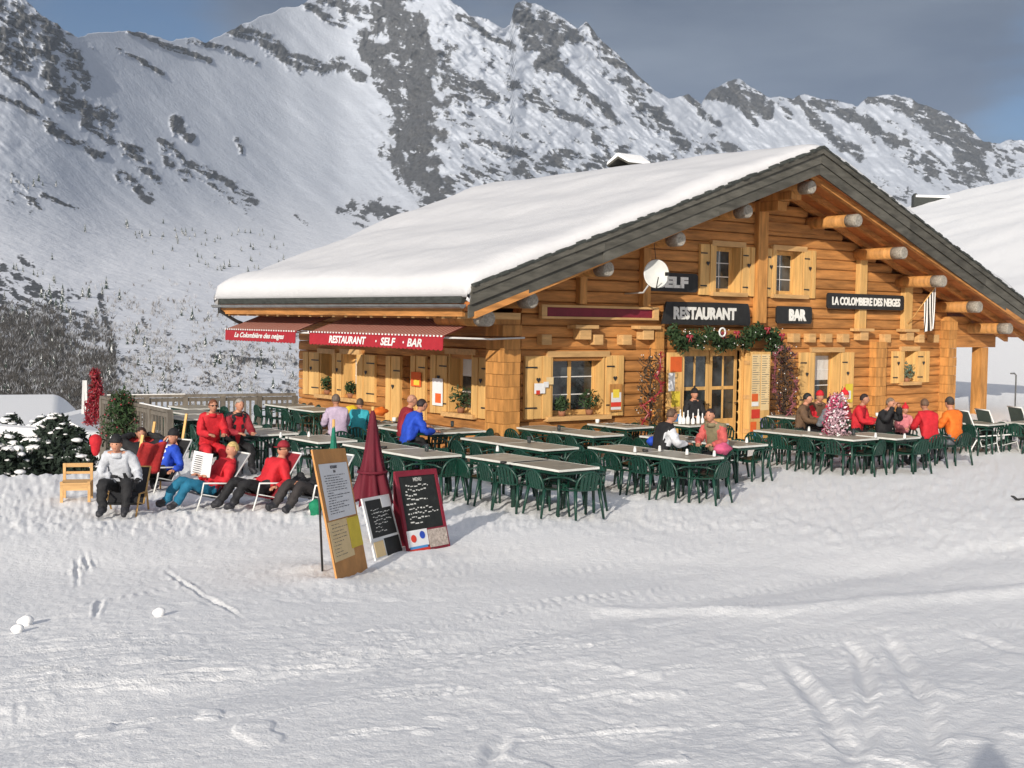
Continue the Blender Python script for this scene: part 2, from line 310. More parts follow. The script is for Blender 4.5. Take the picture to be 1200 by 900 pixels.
# ================================================================== GROUND
def az_px(X, Y):      # angle right of the viewing direction, and distance, seen from the photographer's spot
    dx = X-CAM[0]; dy = Y-CAM[1]; d = np.hypot(dx, dy)
    return np.arctan2(dx, dy)-YAW, d
def px_of_az(a): return 600+CF*np.tan(np.clip(a, -1.3, 1.3))
def ground_z(X, Y, micro=True):
    a, d = az_px(X, Y); a = (a+np.pi) % (2*np.pi)-np.pi; px = px_of_az(a)
    z = 1.36*np.clip(1-d/15.5, 0, 1)**1.25
    # broad rolls of the piste
    z = z+.05*pn(X*.35+3, Y*.35)*sstep(3, 9, d)*(1-sstep(17, 24, d))
    # left of the terrace the ground falls to a lower meadow
    edge = 25.2+np.clip((px-60)/60., -3, 8)*1.2
    left = sstep(150, 60, px)
    z = z-left*(2.2*sstep(24.3, 31, d)+3.9*sstep(31, 85, d)+3.5*sstep(150, 170, d))
    z = z-(1-left)*(1-sstep(560, 700, px))*14*sstep(38, 70, d)
    # the hill on the right behind the chalet
    prof = 35.5*sstep(30, 330, d)**.8*(.80+.20*np.clip((px-1040)/160, -1, 1.5))
    z = z+sstep(700, 900, px)*(prof+np.where(d > 60, 1.3*fbm(X*.02, Y*.02, 3)+.30*fbm(X*.10+Y*.05, Y*.16, 4), 0)*sstep(60, 120, d)-150*sstep(330, 1000, d)**1.0)
    z = z-(1-sstep(700, 900, px))*45*sstep(160, 500, d)
    return z
na = 760
aa = np.concatenate([np.linspace(-math.radians(27), math.radians(27), na), np.linspace(math.radians(27), math.radians(333), 92)[1:-1]])
dd = np.concatenate([np.linspace(.25, 3.6, 14)[:-1], 1/np.linspace(1/3.6, 1/46., 430), np.geomspace(46.5, 420, 120), np.geomspace(440, 3000, 14)])
A, D = np.meshgrid(aa, dd); GX = CAM[0]+D*np.sin(A+YAW); GY = CAM[1]+D*np.cos(A+YAW)
GZ = ground_z(GX, GY)
near = (D > 3) & (D < 47)
nx, ny = GX[near], GY[near]; dn = D[near]; pxn = px_of_az(A[near])
m = np.zeros(nx.shape)
def gp(x, y, z=.0):
    p = on(2, z, x, y)
    for _ in range(6): p = on(2, float(ground_z(np.array([p[0]]), np.array([p[1]]))[0]), x, y)
    return p
# crumbly snow
rough = .35+.65*sstep(-.25, .3, pn(nx*.5, ny*.5))
m += .006*fbm(nx*2.2, ny*2.2, 3)*rough+.0045*fbm(nx*9, ny*9, 4, .65)*rough*(1-.3*sstep(20, 30, dn))
m += .007*fbm(nx*.9+ny*.3, ny*3.2-nx*.8, 3)+.004*fbm(nx*1.5+ny*.4, ny*9-nx*2.2, 3)
# churned footprints round the tables
ch = sstep(16.5, 18.5, dn+.8*pn(nx*.6, ny*.6))*(1-sstep(36, 44, dn)*.4)
m += ch*(.016*fbm(nx*2.6, ny*2.6, 3, .6))+ch*.032*np.maximum(fbm(nx*6, ny*6, 4, .65), -.25)
# clods: sparse blobs in the lower right and middle
cl = sstep(.42, .62, fbm(nx*2.0+5, ny*2.0, 2))*sstep(13, 8, dn)
m += .014*cl
# ski tracks and swept bands (image-space sketches laid on the ground)
def track(pts, depth, wid, rim=.4):
    global m
    l = [tuple(gp(*p)[:2]) for p in pts]; d = pdist(nx, ny, l); d = d+.02*pn(nx*3, ny*3)
    fade = sstep(0, .7, np.hypot(nx-l[0][0], ny-l[0][1]))*sstep(0, .7, np.hypot(nx-l[-1][0], ny-l[-1][1]))*(.75+.5*pn(nx*1.3, ny*1.3)); depth = depth*fade*1.9
    m += -depth*np.exp(-(d/wid)**2)+rim*depth*np.exp(-((d-1.9*wid)/(.7*wid))**2)
for k, (y0, y1, x1) in enumerate([(726, 700, 330), (757, 728, 420), (768, 735, 520), (778, 742, 560), (787, 758, 560), (800, 770, 480), (812, 785, 360), (742, 722, 260), (750, 733, 700), (792, 740, 760), (806, 752, 700)]):
    track([(-60, y0+6), (x1*.45, (y0*.55+y1*.45)), (x1, y1)], .010, .028, .9)
for p in [[(190, 665), (240, 700), (292, 728)], [(130, 650), (60, 680)], [(96, 640), (105, 672)], [(90, 650), (91, 690)], [(22, 815), (20, 845)], [(118, 700), (110, 728)], [(145, 735), (125, 750)], [(0, 855), (120, 842), (330, 838)], [(560, 715), (800, 690)]]: track(p, .016, .022, .6)
for p, w_ in [([(985, 745), (1008, 765), (1017, 800), (1012, 850), (1000, 905)], .06), ([(915, 768), (945, 800), (975, 845), (1000, 905)], .07), ([(1035, 738), (1060, 775), (1085, 830), (1095, 905)], .08), ([(1100, 735), (1150, 745), (1210, 770)], .10), ([(560, 905), (600, 850)], .05)]: track(p, .026, w_*.8, .3)
for k in range(60):
    y0 = random.uniform(640, 880); x0 = random.uniform(-100, 900); ln = random.uniform(160, 520); sl_ = random.uniform(-.16, -.03)-.05*(y0-640)/240
    track([(x0, y0), (x0+ln*.5, y0+sl_*ln*.5-4), (x0+ln, y0+sl_*ln)], random.uniform(.004, .008), random.uniform(.014, .03), .8)
# broad trough running diagonally, and the lip at the right
for p, dp, w_ in [([(-40, 868), (200, 815), (420, 780), (640, 735), (780, 705), (1000, 672), (1200, 640)], .055, .42), ([(620, 905), (900, 800), (1200, 735)], .03, .5)]:
    l = [tuple(gp(*q)[:2]) for q in p]; m -= dp*np.exp(-(pdist(nx, ny, l)/w_)**2)
l = [tuple(gp(*q)[:2]) for q in [(720, 712), (900, 718), (1060, 703), (1210, 690)]]; m += .05*np.exp(-(pdist(nx, ny, l)/.22)**2)
for x, y, r_, h_ in [(370, 668, .3, .06), (395, 684, .35, .05), (480, 655, .5, .05)]:
    p = gp(x, y); m += h_*np.exp(-(np.hypot(nx-p[0], ny-p[1])/r_)**2)
GZ[near] += m*sstep(2.8, 3.6, dn)
ground = grid_mesh('snow_ground', GX, GY, GZ, M_SNOW, wrap=True); tag(ground, kind='structure')
def gz(x, y):
    i = np.searchsorted(dd, math.hypot(x-CAM[0], y-CAM[1]))
    return float(ground_z(np.array([x]), np.array([y]))[0])

# ================================================================== MOUNTAINS
RIDGE = [(-500, -60), (-200, -60), (-40, -40), (22, -12), (35, 5), (50, 20), (65, 25), (75, 35), (92, 45), (110, 38), (150, 35), (170, 40), (200, 48), (225, 43), (240, 50), (272, 35), (290, 25), (330, 10), (350, 8), (368, -4), (400, -22), (450, -30), (500, -12), (527, 0), (550, 17), (573, 22), (590, 33), (598, 28), (603, 5), (613, 1), (627, 3), (657, 20), (677, 33), (687, 25), (700, 43), (733, 73), (750, 90), (763, 103), (783, 116), (800, 113), (807, 110), (822, 122), (832, 107), (845, 100), (860, 94), (867, 93), (883, 103), (903, 115), (913, 112), (930, 115), (943, 110), (960, 115), (983, 118), (1005, 124), (1018, 113), (1050, 110), (1067, 115), (1083, 123), (1110, 133), (1133, 147), (1143, 157), (1153, 167), (1170, 168), (1183, 163), (1200, 165), (1260, 185), (1400, 170), (1700, 200)]
rx = np.array([p[0] for p in RIDGE]); ry = np.array([p[1] for p in RIDGE])
def ridge_y(x): return np.interp(x, rx, ry)+1.6*fbm(x*.07, x*0+3.3, 4, .6)
cx_ = np.array([-500, 0, 60, 200, 330, 400, 450, 520, 590, 700, 820, 860, 1000, 1200, 1700])
base_ = np.array([-160, 40, 130, 470, 780, 890, 880, 760, 820, 1020, 1300, 1420, 1650, 1950, 2300])     # how much farther each column stands
def r_of(x, y):
    # y = image row at which the slope stands; distances grow up the slope
    yy = np.array([-60, 20, 60, 120, 180, 240, 300, 350, 400, 440, 480, 520]); rr = np.array([1620, 1500, 1440, 1350, 1230, 1080, 900, 700, 500, 370, 250, 165])
    wgt = np.interp(y, [60, 240, 330, 420], [1, .8, .35, 0])
    xs_ = np.arange(-520, 1720, 4.); b_ = np.interp(xs_, cx_, base_); kn = np.hanning(15); kn /= kn.sum(); b_ = np.convolve(np.pad(b_, 7, 'edge'), kn, 'valid')
    ys_ = np.arange(-120, 620, 2.); g_ = np.interp(ys_, yy, rr); k2 = np.hanning(45); k2 /= k2.sum(); g_ = np.convolve(np.pad(g_, 22, 'edge'), k2, 'valid')
    w_ = np.convolve(np.pad(np.interp(ys_, [60, 240, 330, 420], [1, .8, .35, 0]), 22, 'edge'), k2, 'valid')
    return np.interp(y, ys_, g_)+np.interp(x, xs_, b_)*np.interp(y, ys_, w_)
def rock_field(x, y):
    n1 = fbm(x*.06, y*.06, 5, .62); u_ = x*.8+y*.6; v_ = -x*.6+y*.8; n2 = fbm(u_*.045+9, v_*.10, 5, .66); led = fbm(x*.035+y*.02+4, y*.20-x*.06, 4, .6); k = np.zeros(x.shape)
    for line, w_, den in ROCKS:
        d = pdist(x, y, line); e = 1-(d+n1*w_*.55)/w_
        body = sstep(-.25, .75, e); sp = sstep(-.75, .55, n2*1.1+(den-.42)*2.0)*(1-.85*sstep(.22, .5, led-(den-.7)*.75))
        k = np.maximum(k, body*sp)
    return k
ROCKS = [([(0, 20), (40, 40), (70, 60)], 30, .62), ([(60, 30), (85, 70), (95, 95)], 15, .75), ([(58, 85), (78, 104)], 15, .8), ([(78, 118), (100, 128), (128, 140)], 14, .85), ([(-100, 30), (0, 50), (28, 72)], 18, .8),
 ([(0, 80), (30, 100), (50, 118)], 3, .9), ([(0, 113), (20, 120), (45, 135)], 4, .9), ([(48, 140), (75, 160), (100, 172), (120, 181)], 7, .7), ([(120, 160), (150, 172), (165, 178)], 5, .75), ([(150, 178), (170, 195), (178, 215)], 12, .55), ([(140, 205), (165, 225), (176, 232)], 9, .65), ([(50, 228), (90, 245)], 4, .75), ([(8, 215), (38, 240)], 14, .35), ([(100, 145), (130, 165)], 8, .5),
 ([(153, 35), (180, 48), (245, 70)], 4, .95), ([(137, 57), (165, 70), (190, 87)], 3, .85), ([(222, 48), (260, 55), (300, 73)], 4.5, .8), ([(272, 33), (300, 42), (340, 65), (370, 78), (400, 77)], 9, .85), ([(325, 60), (352, 76)], 11, .8), ([(358, 5), (400, 30)], 5, .8), ([(385, 0), (440, 20)], 16, .6),
 ([(205, 143), (215, 155), (222, 160)], 8, .9), ([(188, 165), (205, 175), (215, 190), (250, 205), (275, 220), (300, 236)], 6, .8), ([(194, 172), (201, 192)], 7, .6), ([(215, 205), (290, 240)], 15, .3), ([(278, 163), (284, 178)], 4, .7), ([(345, 252), (360, 262)], 3, .8), ([(415, 245), (440, 243), (475, 252)], 12, .65), ([(400, 250), (430, 262)], 8, .5),
 ([(450, -10), (468, 30), (492, 62)], 31, 1.25), ([(428, 45), (448, 78), (464, 112)], 17, 1.15), ([(492, 100), (486, 140), (488, 182)], 36, 1.4), ([(464, 182), (485, 203), (508, 216)], 21, 1.25), ([(470, 60), (480, 100)], 20, 1.0), ([(402, 70), (425, 92)], 8, .85), ([(520, 225), (500, 238)], 14, .8),
 ([(512, 60), (530, 95), (545, 120)], 16, .5), ([(530, 92), (560, 100), (578, 116)], 10, .8), ([(600, 98), (620, 113), (645, 126)], 12, .65), ([(540, 18), (570, 40), (602, 56)], 6, .75), ([(606, 8), (618, 25), (625, 48)], 16, 1.1), ([(636, 28), (645, 52), (645, 78)], 19, 1.15), ([(658, 26), (672, 50)], 10, .75),
 ([(650, 75), (680, 98), (708, 128), (722, 142)], 7, .85), ([(636, 124), (680, 141), (692, 147)], 5, .85), ([(688, 28), (715, 60), (762, 106)], 5, .8), ([(722, 92), (750, 115), (780, 145), (802, 168)], 9, .85), ([(740, 75), (752, 92)], 6, .8),
 ([(540, 150), (620, 178), (700, 195)], 46, .22), ([(500, 222), (560, 205), (640, 195), (780, 190)], 20, .5), ([(540, 70), (640, 110), (720, 155)], 40, .15), ([(560, 165), (600, 180), (650, 190)], 9, .6), ([(700, 165), (740, 185)], 10, .6), ([(690, 45), (740, 110)], 18, .35), ([(660, 180), (700, 190)], 9, .6), ([(750, 130), (800, 175)], 16, .4),
 ([(832, 107), (850, 113), (870, 118), (902, 130)], 13, 1.2), ([(858, 98), (892, 116)], 9, .9), ([(805, 112), (825, 135), (842, 149)], 6, .8), ([(870, 125), (886, 146)], 5, .8), ([(915, 117), (925, 135)], 5, .6), ([(930, 113), (950, 135), (975, 160), (1008, 180)], 9, .9), ([(950, 120), (1000, 135), (1040, 160), (1062, 171)], 8, .9), ([(968, 116), (982, 118)], 3, .9),
 ([(1018, 114), (1050, 119), (1085, 145), (1112, 165)], 11, .85), ([(1080, 128), (1110, 150), (1135, 170), (1138, 192)], 25, 1.0), ([(1150, 172), (1200, 185), (1300, 200)], 16, .5), ([(1055, 172), (1100, 200), (1150, 212)], 20, .55), ([(800, 160), (870, 180)], 14, .4), ([(975, 212), (1060, 228)], 12, .5), ([(905, 190), (960, 215)], 16, .35), ([(1000, 135), (1090, 190)], 20, .3), ([(1200, 190), (1400, 230)], 40, .5),
 ([(117, 348), (128, 390), (129, 430), (133, 465)], 5, .95), ([(20, 330), (60, 350), (100, 385)], 22, .5), ([(0, 350), (60, 400), (110, 440)], 55, .5), ([(0, 450), (120, 470)], 30, .6), ([(40, 372), (90, 382)], 6, .7), ([(150, 440), (340, 430)], 34, .28), ([(140, 380), (250, 420), (340, 400)], 30, .16), ([(60, 360), (200, 470)], 30, .25), ([(255, 415), (310, 425)], 6, .7)]
mc = np.concatenate([np.linspace(-480, -20, 90), np.arange(-18, 1222, 1.55), np.linspace(1225, 1650, 80)])
nrow = 400
T = np.linspace(0, 1, nrow)[:, None]; RY = ridge_y(mc)[None, :]; MX = np.repeat(mc[None, :], nrow, 0)
MY = 520+(RY-520)*T
Rr = r_of(MX, MY)
rk = rock_field(MX, MY)
up = sstep(320, 150, MY)                     # relief grows up the mountain
ca, sa = math.cos(.72), math.sin(.72)
S1 = (MX*ca+MY*sa); S2 = (-MX*sa+MY*ca)
bowl = sstep(40, 170, MX+.25*MY)*(1-sstep(400, 460, MX))
rel = bowl*(14*fbm(S1*.005, S2*.018, 3)+2.6*fbm(S1*.012, S2*.07, 3))*sstep(300, 250, MY)
amp_ = 9+31*sstep(420, 520, MX)
rel += (1-bowl)*up*amp_*(ridged(MX*.016, MY*.022, 5, .52)-.6)
rel += (1-bowl)*up*(3+7*sstep(400, 480, MX))*fbm(S1*.03, S2*.14, 4)
rel += sstep(240, 300, MY)*(7*fbm(MX*.012, MY*.03, 4))
rel -= rk*up*7*ridged(MX*.22+MY*.08, MY*.13-MX*.05, 3, .6)
rel -= rk*up*(6+20*ridged(MX*.05+MY*.02, MY*.035-MX*.01, 5, .6))-rk*up*8
rel += rk*(1-up)*2*fbm(MX*.3, MY*.3, 3)
Rr = Rr+rel*np.clip((520-MY)/120, 0, 1)*.8
def mpos(x, y, r):
    fx = FW[0]+RT[0]*(x-600)/CF-UP[0]*(y-450)/CF; fy = FW[1]+RT[1]*(x-600)/CF-UP[1]*(y-450)/CF; fz = FW[2]+RT[2]*(x-600)/CF-UP[2]*(y-450)/CF
    h = np.hypot(fx, fy); return CAM[0]+fx/h*r, CAM[1]+fy/h*r, CAM[2]+fz/h*r
X_, Y_, Z_ = mpos(MX, MY, Rr)
# far side of the ridge falls away
nb = 22; kb = np.arange(1, nb+1)[:, None]; dirx = (X_[-1]-CAM[0]); diry = (Y_[-1]-CAM[1]); dl = np.hypot(dirx, diry)
bx = X_[-1]+dirx/dl*kb*28; by = Y_[-1]+diry/dl*kb*28; bz = Z_[-1]-kb*22-kb*6*pn(bx*.01, by*.01)
X_ = np.vstack([X_, bx]); Y_ = np.vstack([Y_, by]); Z_ = np.vstack([Z_, bz]); rk2 = np.vstack([rk, np.repeat(rk[-1:], nb, 0)])
mount = grid_mesh('mountain', X_, Y_, Z_, M_MOUNT, attrs={'rock': rk2, 'sunlit_tone': np.vstack([sstep(200, 330, MY), np.zeros((nb, MX.shape[1]))])}); tag(mount, kind='structure')  # second attribute paints the sunlit look into the lower slopes' snow colour
def slope_pt(x, y):
    c = int(np.argmin(np.abs(mc-x))); col = MY[:, c]; i = int(np.argmin(np.abs(col-y))); return Vector((X_[i, c], Y_[i, c], Z_[i, c])), float(Rr[i, c])

# ================================================================== CHALET
chalet = empty('chalet', (0, 0, 0)); tag(chalet, 'large honey coloured log chalet restaurant with thick snow on its wide roof', 'chalet')
RX, SLP = 7.714, .355                     # ridge x, roof slope
HC = .26                                   # log course height
def under(x): return 6.60-SLP*abs(x-RX)    # underside of the roof boards
def yfront(x): return -1.86+.033*abs(x-RX)
def yback(x): return 11.5-.18*abs(x-RX)
XW = 16.0; YW = 9.4; YR = .30              # wall width, length, thickness of the openings
OPEN_G = [(1.12, 2.66, .87, 2.17), (6.20, 7.12, 3.72, 4.83), (8.41, 9.45, 3.72, 4.83), (5.19, 7.18, 0, 2.30), (10.02, 11.10, .88, 2.24), (13.92, 14.50, 1.38, 2.26)]
OPEN_L = [(1.29, 2.20, .87, 2.18), (3.77, 4.18, 0, 2.06), (6.24, 6.95, .93, 2.04), (7.48, 8.12, .95, 2.02)]
def log_profile(h):
    return [(YR, 0), (.026, 0), (.004, .02), (-.006, .07), (-.006, h-.07), (.004, h-.02), (.026, h), (YR, h)]
def courses(total, opens, ztop_fn, axis, lo, hi):
    k = 0; z = 0.
    while z < total:
        zc = z+HC/2; segs = [(lo, hi)]
        if ztop_fn:
            half = (6.60-(z+HC*.75))/SLP
            segs = [(max(lo, RX-half), min(hi, RX+half))] if half > .2 else []
        for (a, b, z0, z1) in opens:
            if z0-.02 < zc < z1+.02:
                ns_ = []
                for (p, q) in segs:
                    if b <= p or a >= q: ns_.append((p, q))
                    else:
                        if a-p > .06: ns_.append((p, a))
                        if q-b > .06: ns_.append((b, q))
                segs = ns_
        for (p, q) in segs:
            mb = MB(); pr_ = [(y+random.uniform(-.006, .006), z+zz) for y, zz in log_profile(HC-.012)]
            if axis == 'x':
                mb.prism([(y, zz) for y, zz in pr_], p, q, axis=0)
                mb.build('log', W_LOGX, chalet)
            else:
                mb.prism([(y, zz) for y, zz in pr_], p, q, axis=1)
                mb.build('log', W_LOGY, chalet)
        z += HC
courses(6.4, OPEN_G, True, 'x', .30, XW)
courses(3.1, OPEN_L, None, 'y', .32, YW)
# hidden sides and floor so the inside is closed
MB().box((XW-.25, .31, 0), (XW, YW, 3.6)).box((.31, YW-.25, 0), (XW-.26, YW-.01, 3.2)).build('rear_wall', W_LOGY, chalet)
MB().prism([(.3, 3.2), (XW, 3.2), (XW, 3.5), (RX, 6.5), (.3, 3.75)], YW-.25, YW-.02).build('rear_gable', W_LOGX, chalet)
MB().box((.31, .31, .02), (XW-.26, YW-.26, .06)).build('floor', W_SOFF, chalet)
MB().box((.31, .31, 2.62), (XW-.26, YW-.26, 2.70)).build('ceiling', W_SOFF, chalet)
# crossed log ends at the corners and where inner walls meet the gable
def log_stack(x0, x1, z0, z1, y0=-.30, y1=.02, base=0.):
    z = base; 
    while z < z1:
        if z+HC > z0:
            j = random.uniform(-.008, .008); a = max(z, z0)+.003; b = min(z+HC, z1)-.003
            if b-a > .05:
                c = .006; P = [(x0+c, a), (x1-c, a), (x1, a+c), (x1, b-c), (x1-c, b), (x0+c, b), (x0, b-c), (x0, a+c)]
                MB().prism(P, y0+j, y1).build('log_end', W_POST, chalet)
        z += HC
log_stack(-.42, .02, 0, 2.62, -.34, .30)
log_stack(12.40, 12.86, 0, 2.52, -.24, .0)
log_stack(15.72, 16.12, 0, 3.25, -.28, .30)
log_stack(4.10, 4.38, 0, 2.85, -.20, .0)
MB().box((-.46, -.34, 2.63), (.05, .30, 2.86)).box((-.86, -.28, 2.87), (.05, .25, 3.10)).build('corner_bracket', W_POST, chalet)
# posts on the upper gable
for (a, b, z0, z1) in [(1.81, 2.02, 3.34, 4.35), (3.72, 3.96, 3.32, 5.0), (7.62, 7.98, 2.98, 6.25), (11.70, 12.02, 2.80, 5.0), (13.74, 14.10, 2.86, 4.25)]:
    MB().box((a, -.16, z0), (b, .0, z1)).build('post', W_LIGHT if a > 9 else W_POST, chalet, bevel=.012)
# corbels carrying the posts and the row of joist ends under the upper floor
for xm in (11.86, 13.92, 7.8, 3.84, 1.92):
    MB().box((xm-.34, -.30, 2.80), (xm+.34, .0, 2.88)).box((xm-.17, -.24, 2.56), (xm+.17, .0, 2.80)).build('corbel', W_SILL, chalet, bevel=.01)
for xj in (.86, 2.35, 3.2, 8.35, 9.1, 9.75, 10.4, 11.1, 12.95, 14.55, 15.2):
    z = 2.44 if xj < 4 else 2.50
    MB().box((xj-.14, -.20+random.uniform(-.03, .02), z), (xj+.14, .0, z+.23)).build('joist_end', W_SILL, chalet, bevel=.012)
# right-hand porch: beam, post and boarded end
MB().box((16.13, -.06, 2.36), (18.5, .18, 2.74)).build('porch_beam', W_LOGX, chalet, bevel=.01)
MB().box((16.13, -.02, 2.745), (18.0, .14, 3.02)).box((16.13, .0, 3.03), (17.3, .12, 3.26)).build('porch_gable', W_LOGX, chalet)
MB().box((17.72, -.10, 0), (18.06, .24, 2.355)).build('porch_post', W_POST, chalet, bevel=.012)
MB().box((17.76, 4.6, 0), (18.06, 4.9, 2.6)).build('porch_post', W_POST, chalet, bevel=.012)
# ---- roof
roof = MB()
def slab(mb, x0, x1, d0, d1, ya=None, yb=None, n=1):
    # sloping board between x0 and x1, d0..d1 above the underside line
    y00 = yfront(x0) if ya is None else ya; y01 = yfront(x1) if ya is None else ya; y10 = yback(x0) if yb is None else yb; y11 = yback(x1) if yb is None else yb
    v = [(x0, y00, under(x0)+d0), (x1, y01, under(x1)+d0), (x1, y11, under(x1)+d0), (x0, y10, under(x0)+d0), (x0, y00, under(x0)+d1), (x1, y01, under(x1)+d1), (x1, y11, under(x1)+d1), (x0, y10, under(x0)+d1)]
    mb.add(v, [(0, 3, 2, 1), (4, 5, 6, 7), (0, 1, 5, 4), (1, 2, 6, 5), (2, 3, 7, 6), (3, 0, 4, 7)])
XL, XR = -2.2, 18.9
roof_o = MB(); slab(roof_o, XL+.06, RX-.001, .03, .20); slab(roof_o, RX+.001, XR-.06, .03, .20)
roof_o = roof_o.build('roof', W_SOFF, chalet)
def soffit(x0, x1):          # boards under the overhang
    n = 15
    for k in range(n):
        a = x0+(x1-x0)*k/n+.012; b = x0+(x1-x0)*(k+1)/n-.012
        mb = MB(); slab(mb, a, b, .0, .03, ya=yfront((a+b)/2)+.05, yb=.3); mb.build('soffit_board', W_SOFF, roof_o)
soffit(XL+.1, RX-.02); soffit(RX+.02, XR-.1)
for yy in (-1.62, -.95, -.28):                         # rafters under the overhang
    for x0, x1 in ((XL+.1, RX-.03), (RX+.03, XR-.1)):
        mb = MB(); slab(mb, x0, x1, -.13, -.002, ya=yy, yb=yy+.12); mb.build('rafter', W_LOGX, roof_o)
# purlins: long round logs with weathered ends
PUR = [(-1.55, 3.04), (-.49, 3.47), (1.5, 4.2), (3.55, 4.93), (5.64, 5.66), (7.80, 6.40), (9.70, 5.70), (11.72, 5.02), (13.62, 4.34), (15.48, 3.61), (17.15, 2.93)]
for x, z in PUR:
    z = min(z, under(x)-.19-.13); yt = yfront(x)+.22
    mb = MB(); mb.tube([(x, yt+.34, z), (x, .4 if x < XW else 9.0, z)], .158, 16, 0); o = mb.build('purlin', W_POST, chalet)
    mb = MB(); mb.tube([(x, yt, z), (x, yt+.03, z), (x, yt+.338, z)], [.14, .162, .160], 16); mb.build('weathered_end', W_END, o)
MB().box((7.62, -1.15, 5.98), (8.0, 0, 6.17)).box((7.64, -.72, 5.74), (7.98, 0, 5.975)).build('ridge_corbel', W_POST, chalet, bevel=.012)
MB().box((8.0, -.12, 5.30), (10.2, .0, 5.52)).build('collar_beam', W_LOGX, chalet, bevel=.012)
# barge boards: two stacked weathered planks and a shingle edge on each side, cut into lengths
def barge(x0, x1, d0, d1, off, th, name, m, nseg):
    for k in range(nseg):
        a = x0+(x1-x0)*k/nseg; b = x0+(x1-x0)*(k+1)/nseg
        v = []
        j = random.uniform(-.012, .012)
        for yo in (off+j, off+th+j):
            for x, d in ((a, d0), (b, d0), (b, d1), (a, d1)): v.append((x, yfront(x)-yo if False else yfront(x)+yo, under(x)+d))
        MB().add(v, [(0, 1, 2, 3), (7, 6, 5, 4), (0, 4, 5, 1), (1, 5, 6, 2), (2, 6, 7, 3), (3, 7, 4, 0)]).build(name, m, roof_o)
for x0, x1 in ((XL-.02, RX), (RX, XR+.02)):
    barge(x0, x1, -.08, .17, -.05, .05, 'barge_board', W_GREY, 3)
    barge(x0, x1, .175, .40, -.10, .05, 'barge_board', W_GREY, 3)
    barge(x0, x1, .405, .52, -.15, .20, 'edge_board', W_GREY, 4)
mb = MB()
for s_ in (-1, 1):
    x = RX
    while (x > XL if s_ < 0 else x < XR):
        x2 = x+s_*random.uniform(.1, .2); h = .555+random.uniform(-.01, .035)
        v = []
        for yo in (-.17+random.uniform(-.02, .02), .12):
            for xx, d in ((x, .52), (x2, .52), (x2, h), (x, h)): v.append((xx, yfront(xx)+yo, under(xx)+d))
        mb.add(v, [(0, 1, 2, 3), (7, 6, 5, 4), (0, 4, 5, 1), (1, 5, 6, 2), (2, 6, 7, 3), (3, 7, 4, 0)]); x = x2
tag(mb.build('shingle_edge', M_ROOFEDGE, roof_o), kind='stuff')
# eave edge, gutter, fascia and rafter tails on the left side
ye0, ye1 = yfront(XL)+.02, yback(XL)-.05
ez = under(XL)
MB().box((XL-.02, ye0+.2, ez+.20), (XL+.30, ye1, ez+.36)).build('eave_edge', M_ROOFEDGE, roof_o)
MB().box((XL+.02, ye0+.22, ez-.06), (XL+.09, ye1-.1, ez+.10)).build('fascia_board', W_LOGY, roof_o)
g = MB(); gp_ = [(XL-.115+.085*math.cos(t), ez+.175+.08*math.sin(t)) for t in np.linspace(math.pi, 2*math.pi, 9)]
gp2 = [(XL-.115+.072*math.cos(t), ez+.175+.067*math.sin(t)) for t in np.linspace(2*math.pi, math.pi, 9)]
g.prism(gp_+gp2, ye0+.02, ye1+.1); gut = g.build('gutter', M_GUTTER, roof_o)
for k in range(9): pass
MB().tube([(XL-.11, ye1-.25, ez+.2), (XL-.11, ye1-.25, ez+.02), (XL+.35, ye1-.3, ez-.25), (XL+.5, ye1-.3, ez-.3)], .045, 8).build('downpipe', M_DARK, roof_o)
for k in range(20):
    y = ye0+.45+k*(ye1-ye0-.8)/19
    MB().box((XL+.10, y-.05, ez-.10), (XL+1.6, y+.05, ez+.03), M=Matrix.Translation((0, 0, 0))).build('rafter_tail', W_SILL, roof_o)
# far-end verge board
for x0, x1 in ((XL, RX), (RX, XR)):
    v = []
    for yo in (0, .06):
        for x, d in ((x0, -.05), (x1, -.05), (x1, .52), (x0, .52)): v.append((x, yback(x)+yo, under(x)+d))
    MB().add(v, [(0, 1, 2, 3), (7, 6, 5, 4), (0, 4, 5, 1), (1, 5, 6, 2), (2, 6, 7, 3), (3, 7, 4, 0)]).build('barge_board', W_GREY, roof_o)
# snow on the roof
U = np.concatenate([np.linspace(0, .06, 10), np.linspace(.07, .93, 80), np.linspace(.94, 1, 10)]); V = np.concatenate([np.linspace(0, .05, 9), np.linspace(.06, .94, 70), np.linspace(.95, 1, 9)])
SX = XL-.10+(XR+.10-(XL-.10))*U[None, :]+0*V[:, None]
yf = -1.86+.033*np.abs(SX-RX)-.10; yb = 11.5-.18*np.abs(SX-RX)+.12
SY = yf+(yb-yf)*V[:, None]
dE = np.minimum(SX-(XL-.10), (XR+.10)-SX); dF = SY-yf; dB = yb-SY
prof = lambda d, r: np.sqrt(np.clip(1-(1-np.clip(d/r, 0, 1))**2, 0, 1))
thk = .21*prof(dE, .55)*prof(dF, .5)*prof(dB, 1.0)+.085*fbm(SX*.5+SY*.06, SY*.22, 3)*prof(dF, .5)*prof(dE, .5)*prof(dB, .5)
thk = thk+.05*prof(dE, .12)*prof(dF, .12)
thk = thk+.05*np.exp(-((SX-(XL+1.5))/.35)**2)*np.clip(pn(SY*1.1, SX*.1)+.3, 0, 1)
ridge_soft = .10*np.exp(-((SX-RX)/.5)**2)
SZ = 6.60-SLP*np.abs(SX-RX)+.535-.12*(1-prof(dE, .35))+thk-ridge_soft*.6
SX2 = SX-.10*np.clip(1-dE/.5, 0, 1)*(SX < RX)*np.sin(np.pi*np.clip(thk/.35, 0, 1))
